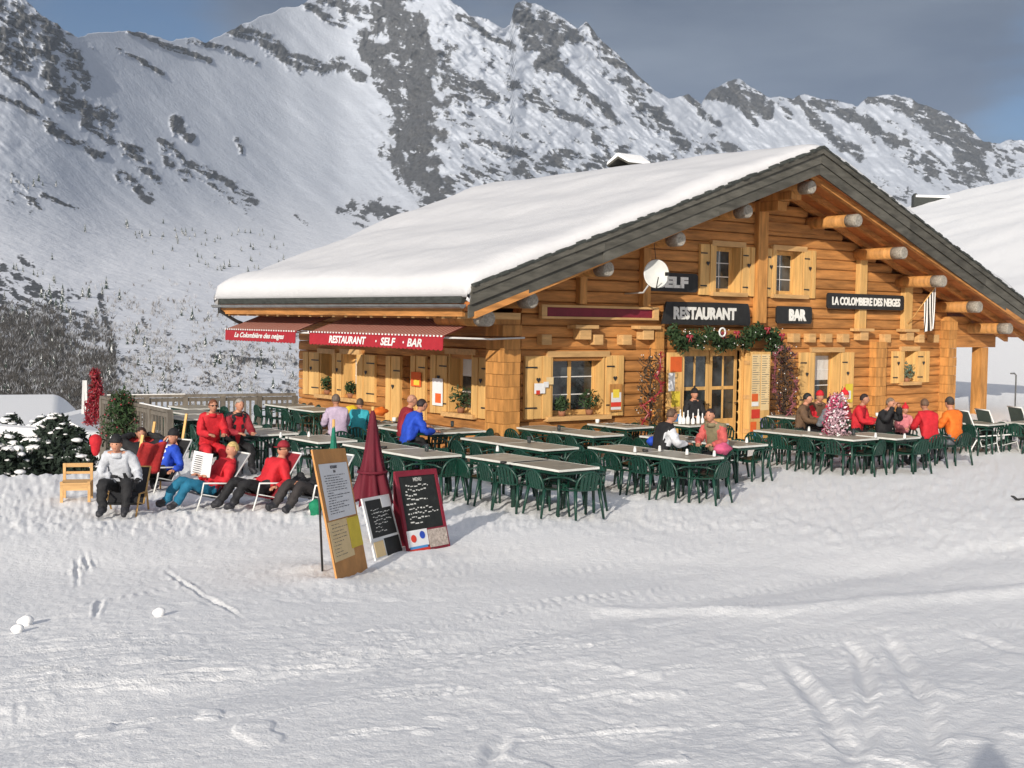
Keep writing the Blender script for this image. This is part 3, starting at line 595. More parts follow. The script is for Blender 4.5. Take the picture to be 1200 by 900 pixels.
# skirt down to the roof
bot = 6.60-SLP*np.abs(SX-RX)+.45
SXs = np.concatenate([SX2[:, :1]+.12, SX2, SX2[:, -1:]-.12], 1); SYs = np.concatenate([SY[:, :1], SY, SY[:, -1:]], 1); SZs = np.concatenate([bot[:, :1]-.10, SZ, bot[:, -1:]], 1)
SXs = np.concatenate([SXs[:1], SXs, SXs[-1:]]); SYs = np.concatenate([SYs[:1]+.05, SYs, SYs[-1:]-.05]); SZs = np.concatenate([SZs[:1]-.12, SZs, SZs[-1:]-.15])
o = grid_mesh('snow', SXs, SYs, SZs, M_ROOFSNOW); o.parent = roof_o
# chimney behind the ridge
ch_ = empty('chimney_tmp') if False else None
cxp = 8.3; cyp = float(on(0, 8.3, 737, 183)[1])
chim = MB().box((cxp-.3, cyp-.28, 5.9), (cxp+.3, cyp+.28, 7.380)).build('chimney', M_ROOFEDGE, roof_o)
mb = MB(); mb.prism([(cyp-.45, 7.380), (cyp, 7.580), (cyp+.45, 7.380), (cyp+.45, 7.430), (cyp, 7.640), (cyp-.45, 7.430)], cxp-.42, cxp+.42, axis=0); mb.build('chimney_cap', W_GREY, roof_o)
mb = MB(); mb.prism([(cyp-.46, 7.435), (cyp, 7.645), (cyp+.46, 7.435), (cyp+.42, 7.520), (cyp+.05, 7.730), (cyp-.05, 7.730), (cyp-.42, 7.520)], cxp-.43, cxp+.43, axis=0); mb.build('chimney_snow', M_CAPSNOW, roof_o)

# ---- windows, shutters, doors.  FR maps local (u along the wall, v inward, w up) to world
def GF(u, v, w_): return (u, v, w_)
def LF(u, v, w_): return (v, u, w_)
def fbox(mb, FR, a, b, mi=0):
    p = FR(*a); q = FR(*b); return mb.box(tuple(min(i, j) for i, j in zip(p, q)), tuple(max(i, j) for i, j in zip(p, q)), mi)
def window(FR, u0, u1, z0, z1, cols=2, rows=3, leaves=2, depth=.26, curtain=False, plant=False):
    f = MB(); t = .055
    fbox(f, FR, (u0, depth-.02, z0), (u0+t, depth+.06, z1)); fbox(f, FR, (u1-t, depth-.02, z0), (u1, depth+.06, z1))
    fbox(f, FR, (u0+t, depth-.02, z1-t), (u1-t, depth+.06, z1)); fbox(f, FR, (u0+t, depth-.02, z0), (u1-t, depth+.06, z0+t))
    F = f.build('window', W_LIGHT, chalet)
    j = MB(); fbox(j, FR, (u0-.003, -.05, z0), (u0+.03, depth-.022, z1)); j.build('jamb', W_LIGHT, F)
    j = MB(); fbox(j, FR, (u1-.03, -.05, z0), (u1+.003, depth-.022, z1)); j.build('jamb', W_LIGHT, F)
    j = MB(); fbox(j, FR, (u0-.14, -.075, z1+.002), (u1+.14, depth-.022, z1+.13)); j.build('lintel', W_SILL, F)
    j = MB(); fbox(j, FR, (u0-.16, -.15, z0-.10), (u1+.16, depth-.022, z0-.002)); j.build('sill', W_SILL, F)
    wl = (u1-u0-2*t)/leaves
    for k in range(leaves):
        a = u0+t+k*wl; b = a+wl; g_ = MB(); fbox(g_, FR, (a+.035, depth+.02, z0+t+.035), (b-.035, depth+.03, z1-t-.035)); g_.build('pane', M_GLASS, F)
        s_ = MB(); q = .045
        fbox(s_, FR, (a, depth, z0+t), (a+q, depth+.045, z1-t)); fbox(s_, FR, (b-q, depth, z0+t), (b, depth+.045, z1-t))
        fbox(s_, FR, (a+q, depth, z0+t), (b-q, depth+.045, z0+t+q)); fbox(s_, FR, (a+q, depth, z1-t-q), (b-q, depth+.045, z1-t)); s_.build('sash', W_LIGHT, F)
        for i in range(1, rows): zz = z0+t+(z1-z0-2*t)*i/rows; mu = MB(); fbox(mu, FR, (a+q, depth+.008, zz-.011), (b-q, depth+.018, zz+.011)); mu.build('glazing_bar', M_WHITE, F)
        if cols > 1: mu = MB(); fbox(mu, FR, ((a+b)/2-.011, depth+.006, z0+t+q), ((a+b)/2+.011, depth+.016, z1-t-q)); mu.build('glazing_bar', M_WHITE, F)
        if curtain:
            c_ = MB(); n = 8; vs_ = []
            for i in range(n+1):
                u = a+.05+(b-a-.1)*i/n; p0 = FR(u, depth+.012+.006*(i % 2), z1-t-.05); p1 = FR(u, depth+.012+.006*(i % 2), z0+(z1-z0)*curtain); vs_ += [p0, p1]
            c_.add(vs_, [(2*i, 2*i+1, 2*i+3, 2*i+2) for i in range(n)]); c_.build('curtain', M_CURT, F)
    return F
def heart(s):
    return [(s*.5*x, s*.5*y) for x, y in [(0, -1), (.55, -.35), (.95, .15), (.9, .6), (.5, .85), (.12, .6), (0, .35), (-.12, .6), (-.5, .85), (-.9, .6), (-.95, .15), (-.55, -.35)]]
def shutter(FR, u0, u1, z0, z1, v=-.055, hearts=1, boards=3):
    S = empty('shutter_root') if False else None
    bt = MB(); fbox(bt, FR, (u0, v+.022, z0), (u1, v+.05, z1)); S = bt.build('shutter', W_LIGHT, chalet)
    wb = (u1-u0)/boards
    for k in range(boards):
        b_ = MB(); edge = k in (0, boards-1) and boards >= 3
        fbox(b_, FR, (u0+k*wb+.006, v-(.018 if edge else 0), z0+random.uniform(0, .01)), (u0+(k+1)*wb-.006, v+.021, z1-random.uniform(0, .01))); b_.build('board', W_LIGHT, S)
    c = (u0+u1)/2; zc = z0+(z1-z0)*.62
    h = MB()
    hv = heart(.12)
    if FR is GF: h.prism([(c+x, zc+y) for x, y in hv], v-.024, v-.019)
    else: h.prism([(c+x, zc+y) for x, y in hv], v-.024, v-.019, axis=0)
    h.build('heart', M_DARK, S)
    for zz in (z0+(z1-z0)*.18, z1-(z1-z0)*.18):
        k_ = MB(); fbox(k_, FR, (u0+.01, v-.026, zz-.016), (u0+(u1-u0)*.45, v-.0185, zz+.016)); k_.build('hinge', M_DARK, S)
    return S
window(GF, 1.12, 2.66, .87, 2.17, 1, 3, 2); shutter(GF, .36, 1.10, .83, 2.20); shutter(GF, 2.70, 3.24, .83, 2.20)
window(GF, 6.20, 7.12, 3.72, 4.83, 2, 3, 1); shutter(GF, 5.66, 6.18, 3.64, 4.86); shutter(GF, 7.15, 7.60, 3.64, 4.86)
window(GF, 8.41, 9.45, 3.72, 4.83, 2, 3, 1); shutter(GF, 8.02, 8.39, 3.64, 4.86); shutter(GF, 9.48, 9.96, 3.64, 4.88)
window(GF, 10.02, 11.10, .88, 2.24, 1, 3, 1, curtain=.45); shutter(GF, 9.42, 9.99, .74, 2.24); shutter(GF, 11.14, 11.66, .74, 2.24)
window(GF, 13.92, 14.50, 1.40, 2.26, 1, 2, 1); shutter(GF, 13.38, 13.90, 1.36, 2.26); shutter(GF, 14.53, 15.12, 1.36, 2.26)
window(LF, 1.29, 2.20, .87, 2.18, 2, 3, 1, curtain=.62); shutter(LF, .62, 1.27, .80, 2.14); shutter(LF, 2.24, 2.92, .80, 2.14)
shutter(LF, 3.12, 3.76, .60, 2.10); shutter(LF, 4.20, 4.86, .12, 2.06)
window(LF, 6.24, 6.95, .93, 2.04, 1, 2, 1, curtain=.3); shutter(LF, 5.36, 6.21, .88, 2.06)
window(LF, 7.48, 8.12, .95, 2.02, 1, 2, 1); shutter(LF, 6.98, 7.46, .90, 2.06); shutter(LF, 8.16, 9.05, .90, 2.04)
# left side doorway
mb = MB(); fbox(mb, LF, (3.79, .2, 0), (4.16, .26, 2.04)); dl_ = mb.build('side_door', W_POST, chalet)
mb = MB(); fbox(mb, LF, (3.84, .18, .95), (4.11, .195, 1.95)); mb.build('pane', M_GLASS, dl_)
# main double door
D0, D1, DZ = 5.19, 7.18, 2.30
fr = MB(); fr.box((D0-.10, -.07, 0), (D0, .14, DZ+.14)); fr.box((D1, -.07, 0), (D1+.10, .14, DZ+.14)); fr.box((D0, -.07, DZ), (D1, .14, DZ+.14)); fr.build('door_frame', W_LIGHT, chalet)
for k, (a, b) in enumerate([(D0+.01, D0+.98), (D0+1.01, D1-.01)]):
    d = MB(); q = .09; y0, y1 = .06, .12
    d.box((a, y0, .02), (a+q, y1, DZ-.01)).box((b-q, y0, .02), (b, y1, DZ-.01)).box((a+q, y0, DZ-.14), (b-q, y1, DZ-.01)).box((a+q, y0, .02), (b-q, y1, .62)).box((a+q, y0, 1.34), (b-q, y1, 1.42))
    do = d.build('glazed_door', W_LIGHT, chalet)
    d = MB(); d.box((a+q, .085, .62), (b-q, .095, 1.34)).box((a+q, .085, 1.42), (b-q, .095, DZ-.14)); d.build('pane', M_GLASS, do)
    m2 = (a+b)/2; [MB().box((m2-.022, .065, za), (m2+.022, .115, zb)).build('glazing_bar', W_LIGHT, do) for za, zb in ((.62, 1.34), (1.42, DZ-.14))]
    d = MB(); d.tube([(b-.05, .03, 1.0), (b-.05, -.02, 1.0), (b-.16, -.02, 1.0)], .012, 6); d.build('handle', M_DARK, do)
# outer door leaves folded open against the wall
lf = MB(); lf.box((4.60, -.11, .12), (5.08, -.06, 2.26)); lf_o = lf.build('open_door_leaf', W_LIGHT, chalet)
lf = MB(); lf.box((7.29, -.52, .10), (7.34, -.07, 2.28)); rl_o = lf.build('open_door_leaf', W_LIGHT, chalet)
for z in (.25, 1.1, 1.95):
    mb = MB(); mb.box((7.265, -.50, z), (7.285, -.09, z+.1)); mb.build('rail', W_SILL, rl_o)
# snow swept against the base board
for a_, b_ in ((.03, 4.05), (8.4, 12.35), (12.9, 15.7)): MB().box((a_, -.06, .0), (b_, -.013, .24)).build('base_board', W_SOFF, chalet)

# ================================================================== SIGNS ON THE CHALET
def sign(label, x0, x1, z0, z1, txt, tw, th, y=-.22, poly=None, tx=None, bold=.02, cat='sign', name='wooden_sign', tz=0):
    r = empty(name, ((x0+x1)/2, y, (z0+z1)/2)); tag(r, label, cat)
    hw, hh = (x1-x0)/2, (z1-z0)/2
    P = poly(hw, hh) if poly else [(-hw, -hh+.05), (-hw+.05, -hh), (hw-.05, -hh), (hw, -hh+.05), (hw, hh-.05), (hw-.05, hh), (-hw+.05, hh), (-hw, hh-.05)]
    MB().prism(P, 0, .04).build('board', M_SIGN, r)
    if txt:
        me = text_mesh(txt, .3, .006, bold, w=tw, h=th); me.materials.append(M_LETTER)
        put('lettering', me, r, (tx or 0, -.008, tz), (math.pi/2, 0, 0))
    return r
def rag(hw, hh): return [(-hw+.02, -hh), (-hw*.2, -hh-.02), (hw*.7, -hh+.0), (hw*.97, -hh-.03), (hw, -hh+.08), (hw*.965, hh*.6), (hw*.93, hh), (hw*.2, hh+.01), (-hw*.9, hh), (-hw*.93, hh*.4)]
sign('charcoal SELF sign half hidden behind the satellite dish', 3.94, 5.60, 3.69, 4.13, 'SELF', 1.02, .27, tx=-.02, y=-.06)
sign('wide charcoal RESTAURANT sign with ragged ends above the green door garland', 4.26, 7.32, 2.93, 3.45, 'RESTAURANT', 2.15, .30, poly=rag, tx=-.08, bold=.016)
sign('small charcoal BAR sign with rounded ends right of the middle post', 8.28, 9.66, 2.98, 3.42, 'BAR', .68, .30, bold=.02, tx=.12)
sign('long charcoal sign reading LA COLOMBIERE DES NEIGES', 10.27, 13.60, 3.39, 3.80, 'LA COLOMBIERE DES NEIGES', 2.95, .22, bold=.012)
r = empty('framed_panel', (2.47, -.12, 3.16)); tag(r, 'long blank maroon panel in a wooden frame above the front left window', 'panel')
MB().box((-1.60, .02, -.10), (1.60, .05, .10)).build('panel', M_MAROONP, r)
for a, b in (((-1.75, -.05, .10), (1.75, .06, .15)), ((-1.75, -.05, -.15), (1.75, .06, -.10)), ((-1.75, -.048, -.0995), (-1.60, .06, .0995)), ((1.60, -.048, -.0995), (1.75, .06, .0995))):
    MB().box(a, b).build('frame_bar', W_SILL, r)
# satellite dish
p = on(1, -1.25, 769, 321); r = empty('satellite_dish', p); tag(r, 'round pale grey satellite dish mounted in front of the SELF sign', 'satellite dish')
Md = Matrix.Rotation(math.radians(-36), 4, 'Z') @ Matrix.Rotation(math.radians(84), 4, 'X')
prof_ = [(a_*.9, b_) for a_, b_ in [(.0, -.06), (.10, -.053), (.20, -.03), (.28, .0), (.31, .02), (.305, .03), (.27, .012), (.19, -.018), (.0, -.045)]]
mb = MB(); mb.lathe([(max(a, .001), b) for a, b in prof_], 28); mb.v = [tuple(Md @ Vector((v[0], v[1]*1.14, v[2]))) for v in mb.v]; mb.build('reflector', M_DISH, r)
MB().tube([(0, .05, -.05), (.1, .5, -.4), (.1, 1.1, -.42)], .02, 8).build('bracket', M_WMETAL, r)
MB().tube([tuple(Md @ Vector((0, -.33, 0))), tuple(Md @ Vector((.0, -.12, .33)))], .012, 6).box((-.03, -.38, -.05), (.03, -.30, .03)).build('feed_arm', M_DARK, r)
MB().tube([(-.02, .0, .32), (-.03, .1, .95)], .008, 5).build('cable', M_DARK, r)
# flag
p0 = Vector(on(1, -.16, 1064, 380)); p1 = Vector(on(1, -1.0, 1097, 335)); r = empty('flag', p0); tag(r, 'black and white striped flag drooping from a slanted pole by the roof edge', 'flag')
mb = MB(); mb.tube([(0, 0, 0), tuple(p1-p0)], .014, 6); mb.build('pole', W_LIGHT, r)
n, mrow = 9, 12; vs_ = []; fs_ = []; ms_ = []
for i in range(mrow+1):
    for j in range(n+1):
        t = i/mrow; s_ = j/n; top = Vector(p1-p0)*(1-.42*s_)
        x = top.x+.03*math.sin(s_*9+t*3)*t+.06*t*s_; y = top.y+.05*math.cos(s_*8)*t; z = top.z-t*(1.15-.35*s_)-.03
        vs_.append((x, y, z))
for i in range(mrow):
    for j in range(n): fs_.append((i*(n+1)+j, i*(n+1)+j+1, (i+1)*(n+1)+j+1, (i+1)*(n+1)+j)); ms_.append(j % 2)
mb = MB(); mb.v = vs_; mb.f = fs_; mb.m = ms_; mb.s = [True]*len(fs_); mb.build('cloth', [M_WHITE, M_SIGN], r)

# ================================================================== AWNINGS
def stripes():
    m = bpy.data.materials.new('awning_stripes'); m.use_nodes = True; N = m.node_tree.nodes; K = m.node_tree.links.new; b = N['Principled BSDF']; b.inputs['Roughness'].default_value = .8
    c = N.new('ShaderNodeTexCoord'); s = N.new('ShaderNodeSeparateXYZ'); K(c.outputs['Object'], s.inputs[0])
    mu = N.new('ShaderNodeMath'); mu.operation = 'MULTIPLY'; mu.inputs[1].default_value = 7.6; K(s.outputs['Y'], mu.inputs[0])
    fr_ = N.new('ShaderNodeMath'); fr_.operation = 'FRACT'; K(mu.outputs[0], fr_.inputs[0])
    g = N.new('ShaderNodeMath'); g.operation = 'GREATER_THAN'; g.inputs[1].default_value = .66; K(fr_.outputs[0], g.inputs[0])
    x = N.new('ShaderNodeMix'); x.data_type = 'RGBA'; x.inputs[6].default_value = (.27, .065, .045, 1); x.inputs[7].default_value = (.48, .30, .23, 1); K(g.outputs[0], x.inputs['Factor']); K(x.outputs[2], b.inputs['Base Color']); return m
M_STRIPE = stripes()
def awning(label, y0, y1, txts):
    r = empty('awning', (0, (y0+y1)/2, 2.6)); tag(r, label, 'awning', 'red awnings on the long left wall'); h = (y1-y0)/2; XO = -2.15
    mb = MB(); n = 24
    for k in range(n+1):
        y = -h+2*h*k/n; dz = -.01*math.sin(k*1.9)**2
        mb.v += [(-1.1, y, .42), (-1.65, y, .22+dz), (XO, y, .03), (XO, y, .01), (-1.65, y, .20+dz), (-1.1, y, .40)]
    for k in range(n):
        for j in range(5): mb.f.append((6*k+j, 6*k+j+1, 6*k+7+j, 6*k+6+j)); mb.m.append(0); mb.s.append(False)
    mb.build('canopy', M_STRIPE, r)
    mb = MB(); n = int(2*h/.16); m_ = n*4
    for k in range(m_+1):
        y = -h+2*h*k/m_; sc_ = abs(math.sin(math.pi*k/4))*.025; mb.v += [(XO-.005, y, .0), (XO-.012, y, -.24-sc_), (XO+.0, y, -.24-sc_), (XO+.004, y, .0)]
    for k in range(m_):
        for j in range(3): mb.f.append((4*k+j, 4*k+j+1, 4*k+5+j, 4*k+4+j)); mb.m.append(0); mb.s.append(False)
    mb.build('valance', M_RED, r)
    mb = MB(); mb.tube([(XO+.0, -h-.02, .015), (XO+.0, h+.02, .015)], .018, 8); mb.build('front_bar', M_RED, r)
    mb = MB()
    k = 0
    while k*.13 < 2*h: mb.box((XO-.03, -h+k*.13, .012), (XO-.026, -h+k*.13+.06, .045)); k += 1
    tag(mb.build('white_trim', M_WHITE, r), kind='stuff')
    for s_ in (-1, 1):
        MB().tube([(-.02, s_*(h-.1), .0), (-.9, s_*(h-.1), -.03), (XO, s_*(h-.1), .0)], .022, 6).build('arm', M_WMETAL, r)
        v = [(-.02, s_*h, .355), (XO, s_*h, .025), (XO, s_*h, -.2), (-.9, s_*h, .12), (-.02, s_*h, .28)]
    MB().box((-1.13, -h, .425), (-1.0, h, .48)).build('cassette', M_WMETAL, r)
    for txt, yc, w_, hh, shear in txts:
        me = text_mesh(txt, .2, .002, .006, shear, w=w_, h=hh); me.materials.append(M_WHITE)
        o = put('lettering', me, r, (XO-.014, yc-(y0+y1)/2, -.125)); o.matrix_local = Matrix(((0, 0, -1, XO-.018), (-1, 0, 0, yc-(y0+y1)/2), (0, 1, 0, -.125), (0, 0, 0, 1)))
    return r
def ay(px): return float(on(0, -2.16, px, 394)[1])
awning('near striped awning with red valance reading RESTAURANT SELF BAR', ay(519), ay(362.5), [('RESTAURANT', ay(407), 1.62, .17, .25), ('·', ay(441), .05, .05, 0), ('SELF', ay(455), .60, .17, .25), ('·', ay(473), .05, .05, 0), ('BAR', ay(486), .55, .17, .25)])
awning('far striped awning with cursive white name on its red valance', ay(346), ay(264), [('La Colombière des neiges', ay(303), 2.75, .17, .45)])

# ================================================================== POSTERS AND DECORATION BY THE DOOR
def paper(parent, name, x0, x1, z0, z1, y, m): return MB().box((x0, y, z0), (x1, y+.004, z1)).build(name, m, parent)
for (x0, x1, z0, z1, m_) in [(4.68, 5.06, 1.80, 2.16, M_ORNG), (4.63, 4.84, 1.35, 1.78, M_PAPER), (4.74, 5.02, .98, 1.34, M_YEL), (4.62, 5.05, .62, .80, M_PBLUE)]: paper(lf_o, 'poster', x0, x1, z0, z1, -.115-random.uniform(0, .004), m_)
pq = on(1, -.66, 890.5, 460); r = empty('menu_board', (pq[0], -.66, 0)); tag(r, 'tall pale menu board with price list and red posters right of the door', 'menu board')
MB().box((-.34, 0, .16), (.36, .03, 2.28)).build('board', W_LIGHT, r)
paper(r, 'price_list', -.31, .0, .95, 2.22, -.006, M_CREAM); paper(r, 'price_list', .03, .33, .85, 2.22, -.006, M_CREAM)
for m0 in range(2):
    mb = MB()
    for k in range(22):
        z = 2.16-k*.055
        if m0 == 0 and z < 1.22: continue
        a = (-.29, .05)[m0]; l_ = random.uniform(.12, .24); mb.box((a, -.010, z), (a+l_, -.008, z+.012)); mb.box((a+.245, -.010, z), (a+.27, -.008, z+.012))
    tag(mb.build('printed_lines', M_INK, r), kind='stuff')
for x0, x1, z0, z1, m_ in [(-.30, -.08, 1.08, 1.26, M_ORNG), (-.30, .0, .66, .88, M_PRED), (-.33, -.12, .30, .58, M_ORNG), (.02, .28, .42, .66, mat('paper_lilac', (.42, .38, .62))), (-.24, .12, .18, .30, M_PBLUE), (-.30, -.06, .96, 1.06, M_PAPER)]: paper(r, 'poster', x0, x1, z0, z1, -.013-random.uniform(0, .004), m_)
def pframe(label, x, z, w_, h_, cols, y=-.115):
    r = empty('poster', (x, y, z)); tag(r, label, 'poster'); paper(r, 'sheet', -w_/2, w_/2, -h_/2, h_/2, 0, cols[0]); k = 0
    for c in cols[1:]:
        k += 1; paper(r, 'picture', -w_*.38+.05*k, w_*(.1+.14*k), -h_*.4+.04*k, h_*(.0+.13*k), -.004*k, c)
    return r
pr = pframe('white flyer with red corner pinned on the shutter left of the front window', .74, 1.50, .30, .22, [M_PAPER]); paper(pr, 'picture', -.10, .0, -.13, -.04, -.006, M_PRED); paper(pr, 'picture', .10, .24, .02, .14, -.006, M_PAPER); pframe('small tan flyer pinned beside the white flyer on the front shutter', 1.02, 1.66, .2, .16, [M_CREAM])
pr = pframe('beige poster with white centre and red foot on the shutter right of the front window', 2.97, 1.24, .38, .62, [W_POST])
for a_, b_, c_, d_, m_ in ((-.15, .15, -.10, .12, M_PAPER), (-.10, .09, .0, .19, M_YEL), (-.15, .15, -.20, -.08, M_PRED), (-.15, .15, -.27, -.21, M_PAPER)): paper(pr, 'picture', a_, b_, c_, d_, -.004-random.uniform(0, .006), m_)
pframe('small yellow and white notice on the shutter behind the diners', 11.42, 1.14, .3, .5, [M_YEL, M_PAPER])
def lposter(label, y, z, w_, h_, cols):
    r = empty('poster', (-.115, y, z)); tag(r, label, 'poster'); MB().box((0, -w_/2, -h_/2), (.004, w_/2, h_/2)).build('sheet', cols[0], r)
    for k, c in enumerate(cols[1:]): MB().box((-.005-.003*k, -w_*.35, -h_*(.4-.3*k)), (-.001-.003*k, w_*(.2), h_*(-.05+.3*k))).build('picture', c, r)
lposter('orange poster over a yellow one on the left wall shutter', 3.0-.3+.75, 1.55, .42, .34, [M_ORNG, M_YEL]); lposter('white poster with orange figure on the left wall shutter', 2.55, 1.30, .42, .62, [M_PAPER, M_ORNG])

def leaves(mb, c, rad, n, size, mi=0, flat=0, squash=(1, 1, 1)):
    for _ in range(n):
        u = RNG.normal(size=3); u /= np.linalg.norm(u); rr = rad*RNG.random()**.45; p = Vector((c[0]+u[0]*rr*squash[0], c[1]+u[1]*rr*squash[1], c[2]+u[2]*rr*squash[2]))
        a = Vector(RNG.normal(size=3)).normalized(); b = a.cross(Vector(RNG.normal(size=3))).normalized(); s_ = size*RNG.uniform(.6, 1.3)
        mb.v += [tuple(p-a*s_), tuple(p+b*s_*.35), tuple(p+a*s_), tuple(p-b*s_*.35)]; k = len(mb.v); mb.f.append((k-4, k-3, k-2, k-1)); mb.m.append(mi); mb.s.append(False)
# green garland over the door
r = empty('door_garland', (6.2, -.35, 2.55)); tag(r, 'thick dark green fir garland with red bows hung over the double door', 'garland')
mb = MB(); tw = MB()
gpts = [(-1.55, .12), (-1.2, -.05), (-.85, .0), (-.5, .05), (-.1, -.02), (.3, .05), (.7, .08), (1.1, .18), (1.45, .25), (1.75, .12), (1.95, -.1)]
for x, z in gpts:
    for q in range(3): leaves(mb, (x+random.uniform(-.15, .15), random.uniform(-.12, .1), z+random.uniform(-.12, .1)), .20, 80, .07)
mb.build('fir_sprigs', M_LEAF, r)
tw.tube([(x, 0, z) for x, z in gpts], .03, 6); tw.build('stem', M_TWIG, r)
for x, z in [(-1.4, .1), (-.25, .18), (.2, .2), (1.3, .3), (1.85, .15)]:
    b_ = MB(); b_.ball((x-.06, -.26, z), .06, 8, 5, sc3=(1, .5, .7)); b_.ball((x+.06, -.26, z), .06, 8, 5, sc3=(1, .5, .7)); b_.tube([(x, -.27, z), (x-.05, -.28, z-.14)], .012, 5); b_.tube([(x, -.27, z), (x+.05, -.28, z-.13)], .012, 5); b_.build('red_bow', M_TINSELR, r)
b_ = MB(); b_.tube([(-.33+.10*math.cos(t), -.28, .20+.10*math.sin(t)) for t in np.linspace(0, 2*math.pi, 17)], .022, 6); b_.build('white_ring', M_WHITE, r)
tag(MB().build('t', M_WHITE), None) if False else None
mb = MB()
for _ in range(26):
    x = random.uniform(-1.6, 1.9); mb.ball((x, -.25, random.uniform(-.2, .3)), .014, 5, 3)
tag(mb.build('fairy_lights', M_WHITE, r), kind='stuff')
def deco_tree(label, x, y, h, rad, leafm, accents, dens=1., name='decorated_shrub', cat='shrub', z0=0, taper=.6):
    r = empty(name, (x, y, z0)); tag(r, label, cat)
    mb = MB(); mb.tube([(0, 0, 0), (.02, 0, h*.5), (0, .02, h)], [.035, .025, .01], 6)
    for k in range(26):
        t = random.uniform(.12, .95); a = random.uniform(0, 6.28); l_ = rad*(1.1-taper*t); mb.tube([(0, 0, h*t), (math.cos(a)*l_*.6, math.sin(a)*l_*.6, h*t+.08), (math.cos(a)*l_, math.sin(a)*l_, h*t+.2)], [.014, .009, .004], 5)
    mb.build('trunk', M_TWIG, r)
    mb = MB()
    for k in range(int(16*dens)):
        t = (k+.5)/(16*dens); rr = rad*(1-taper*t); leaves(mb, (random.uniform(-.1, .1)*rad, random.uniform(-.1, .1)*rad, h*(.08+.9*t)), rr, int(85*dens), .055)
    mb.build('crown', leafm, r)
    for nm, mm, n, s_, kind in accents:
        mb = MB()
        if kind == 'tinsel':
            for q in range(n):
                pts = []; a0 = random.uniform(0, 6.28)
                for k in range(14): t = k/13; a = a0+t*random.uniform(2.5, 5); pts.append((math.cos(a)*rad*(1-taper*t)*.9, math.sin(a)*rad*(1-taper*t)*.9, h*(.05+.9*t)))
                for p_ in pts: leaves(mb, p_, .09, 26, s_)
                mb.tube(pts, .018, 5)
        else:
            for q in range(n):
                t = random.random()**.8; a = random.uniform(0, 6.28); rr = rad*(1-taper*t)*.95; mb.ball((math.cos(a)*rr, math.sin(a)*rr, h*(.08+.9*t)), s_, 6, 4)
        tag(mb.build(nm, mm, r), kind='stuff')
    return r
pq = on(1, -.75, 762, 440); deco_tree('dark decorated shrub with a crimson tinsel strand left of the door', pq[0], -.75, 2.35, .34, mat('leaf_bronze', (.075, .05, .03), .8, .5), [('red_tinsel', M_TINSELR, 1, .035, 'tinsel'), ('fairy_lights', M_WHITE, 22, .012, 'b')], .65, taper=.25)
pq = on(1, -.75, 920, 440); deco_tree('brown and pink decorated shrub right of the menu board', pq[0], -.75, 2.5, .36, mat('leaf_bronze2', (.07, .045, .035), .8, .5), [('pink_tinsel', mat('dusty_pink_tinsel', (.26, .08, .10), .6, .4, (30, 30, 30)), 2, .04, 'tinsel'), ('fairy_lights', M_WHITE, 22, .014, 'b')], .8, taper=.25)
def plant(label, FR, u, z, s=.3, n=160, m_=M_LEAF):
    p = FR(u, -.02, z); r = empty('window_plant', p); tag(r, label, 'plant'); MB().lathe([(.07, 0), (.09, .11)], 10).build('pot', M_ROPE, r); mb = MB(); leaves(mb, (0, 0, .11+s*.45), s*.5, n, .06); mb.build('foliage', m_, r)
plant('bushy green plant with red sprig on the front window sill', GF, 2.25, .875, .50); plant('dark green plant at the lower left of the front window', GF, 1.45, .875, .34)
plant('little silvery green plant in the small square window', GF, 14.12, 1.385, .5, 120, mat('leaf_silver', (.12, .17, .12)))
plant('green plant on the near sill of the left wall', LF, 1.75, .875, .55); plant('green plant in the middle window of the left wall', LF, 6.6, .935, .34); plant('green plant on the far sill of the left wall', LF, 7.8, .955, .4)

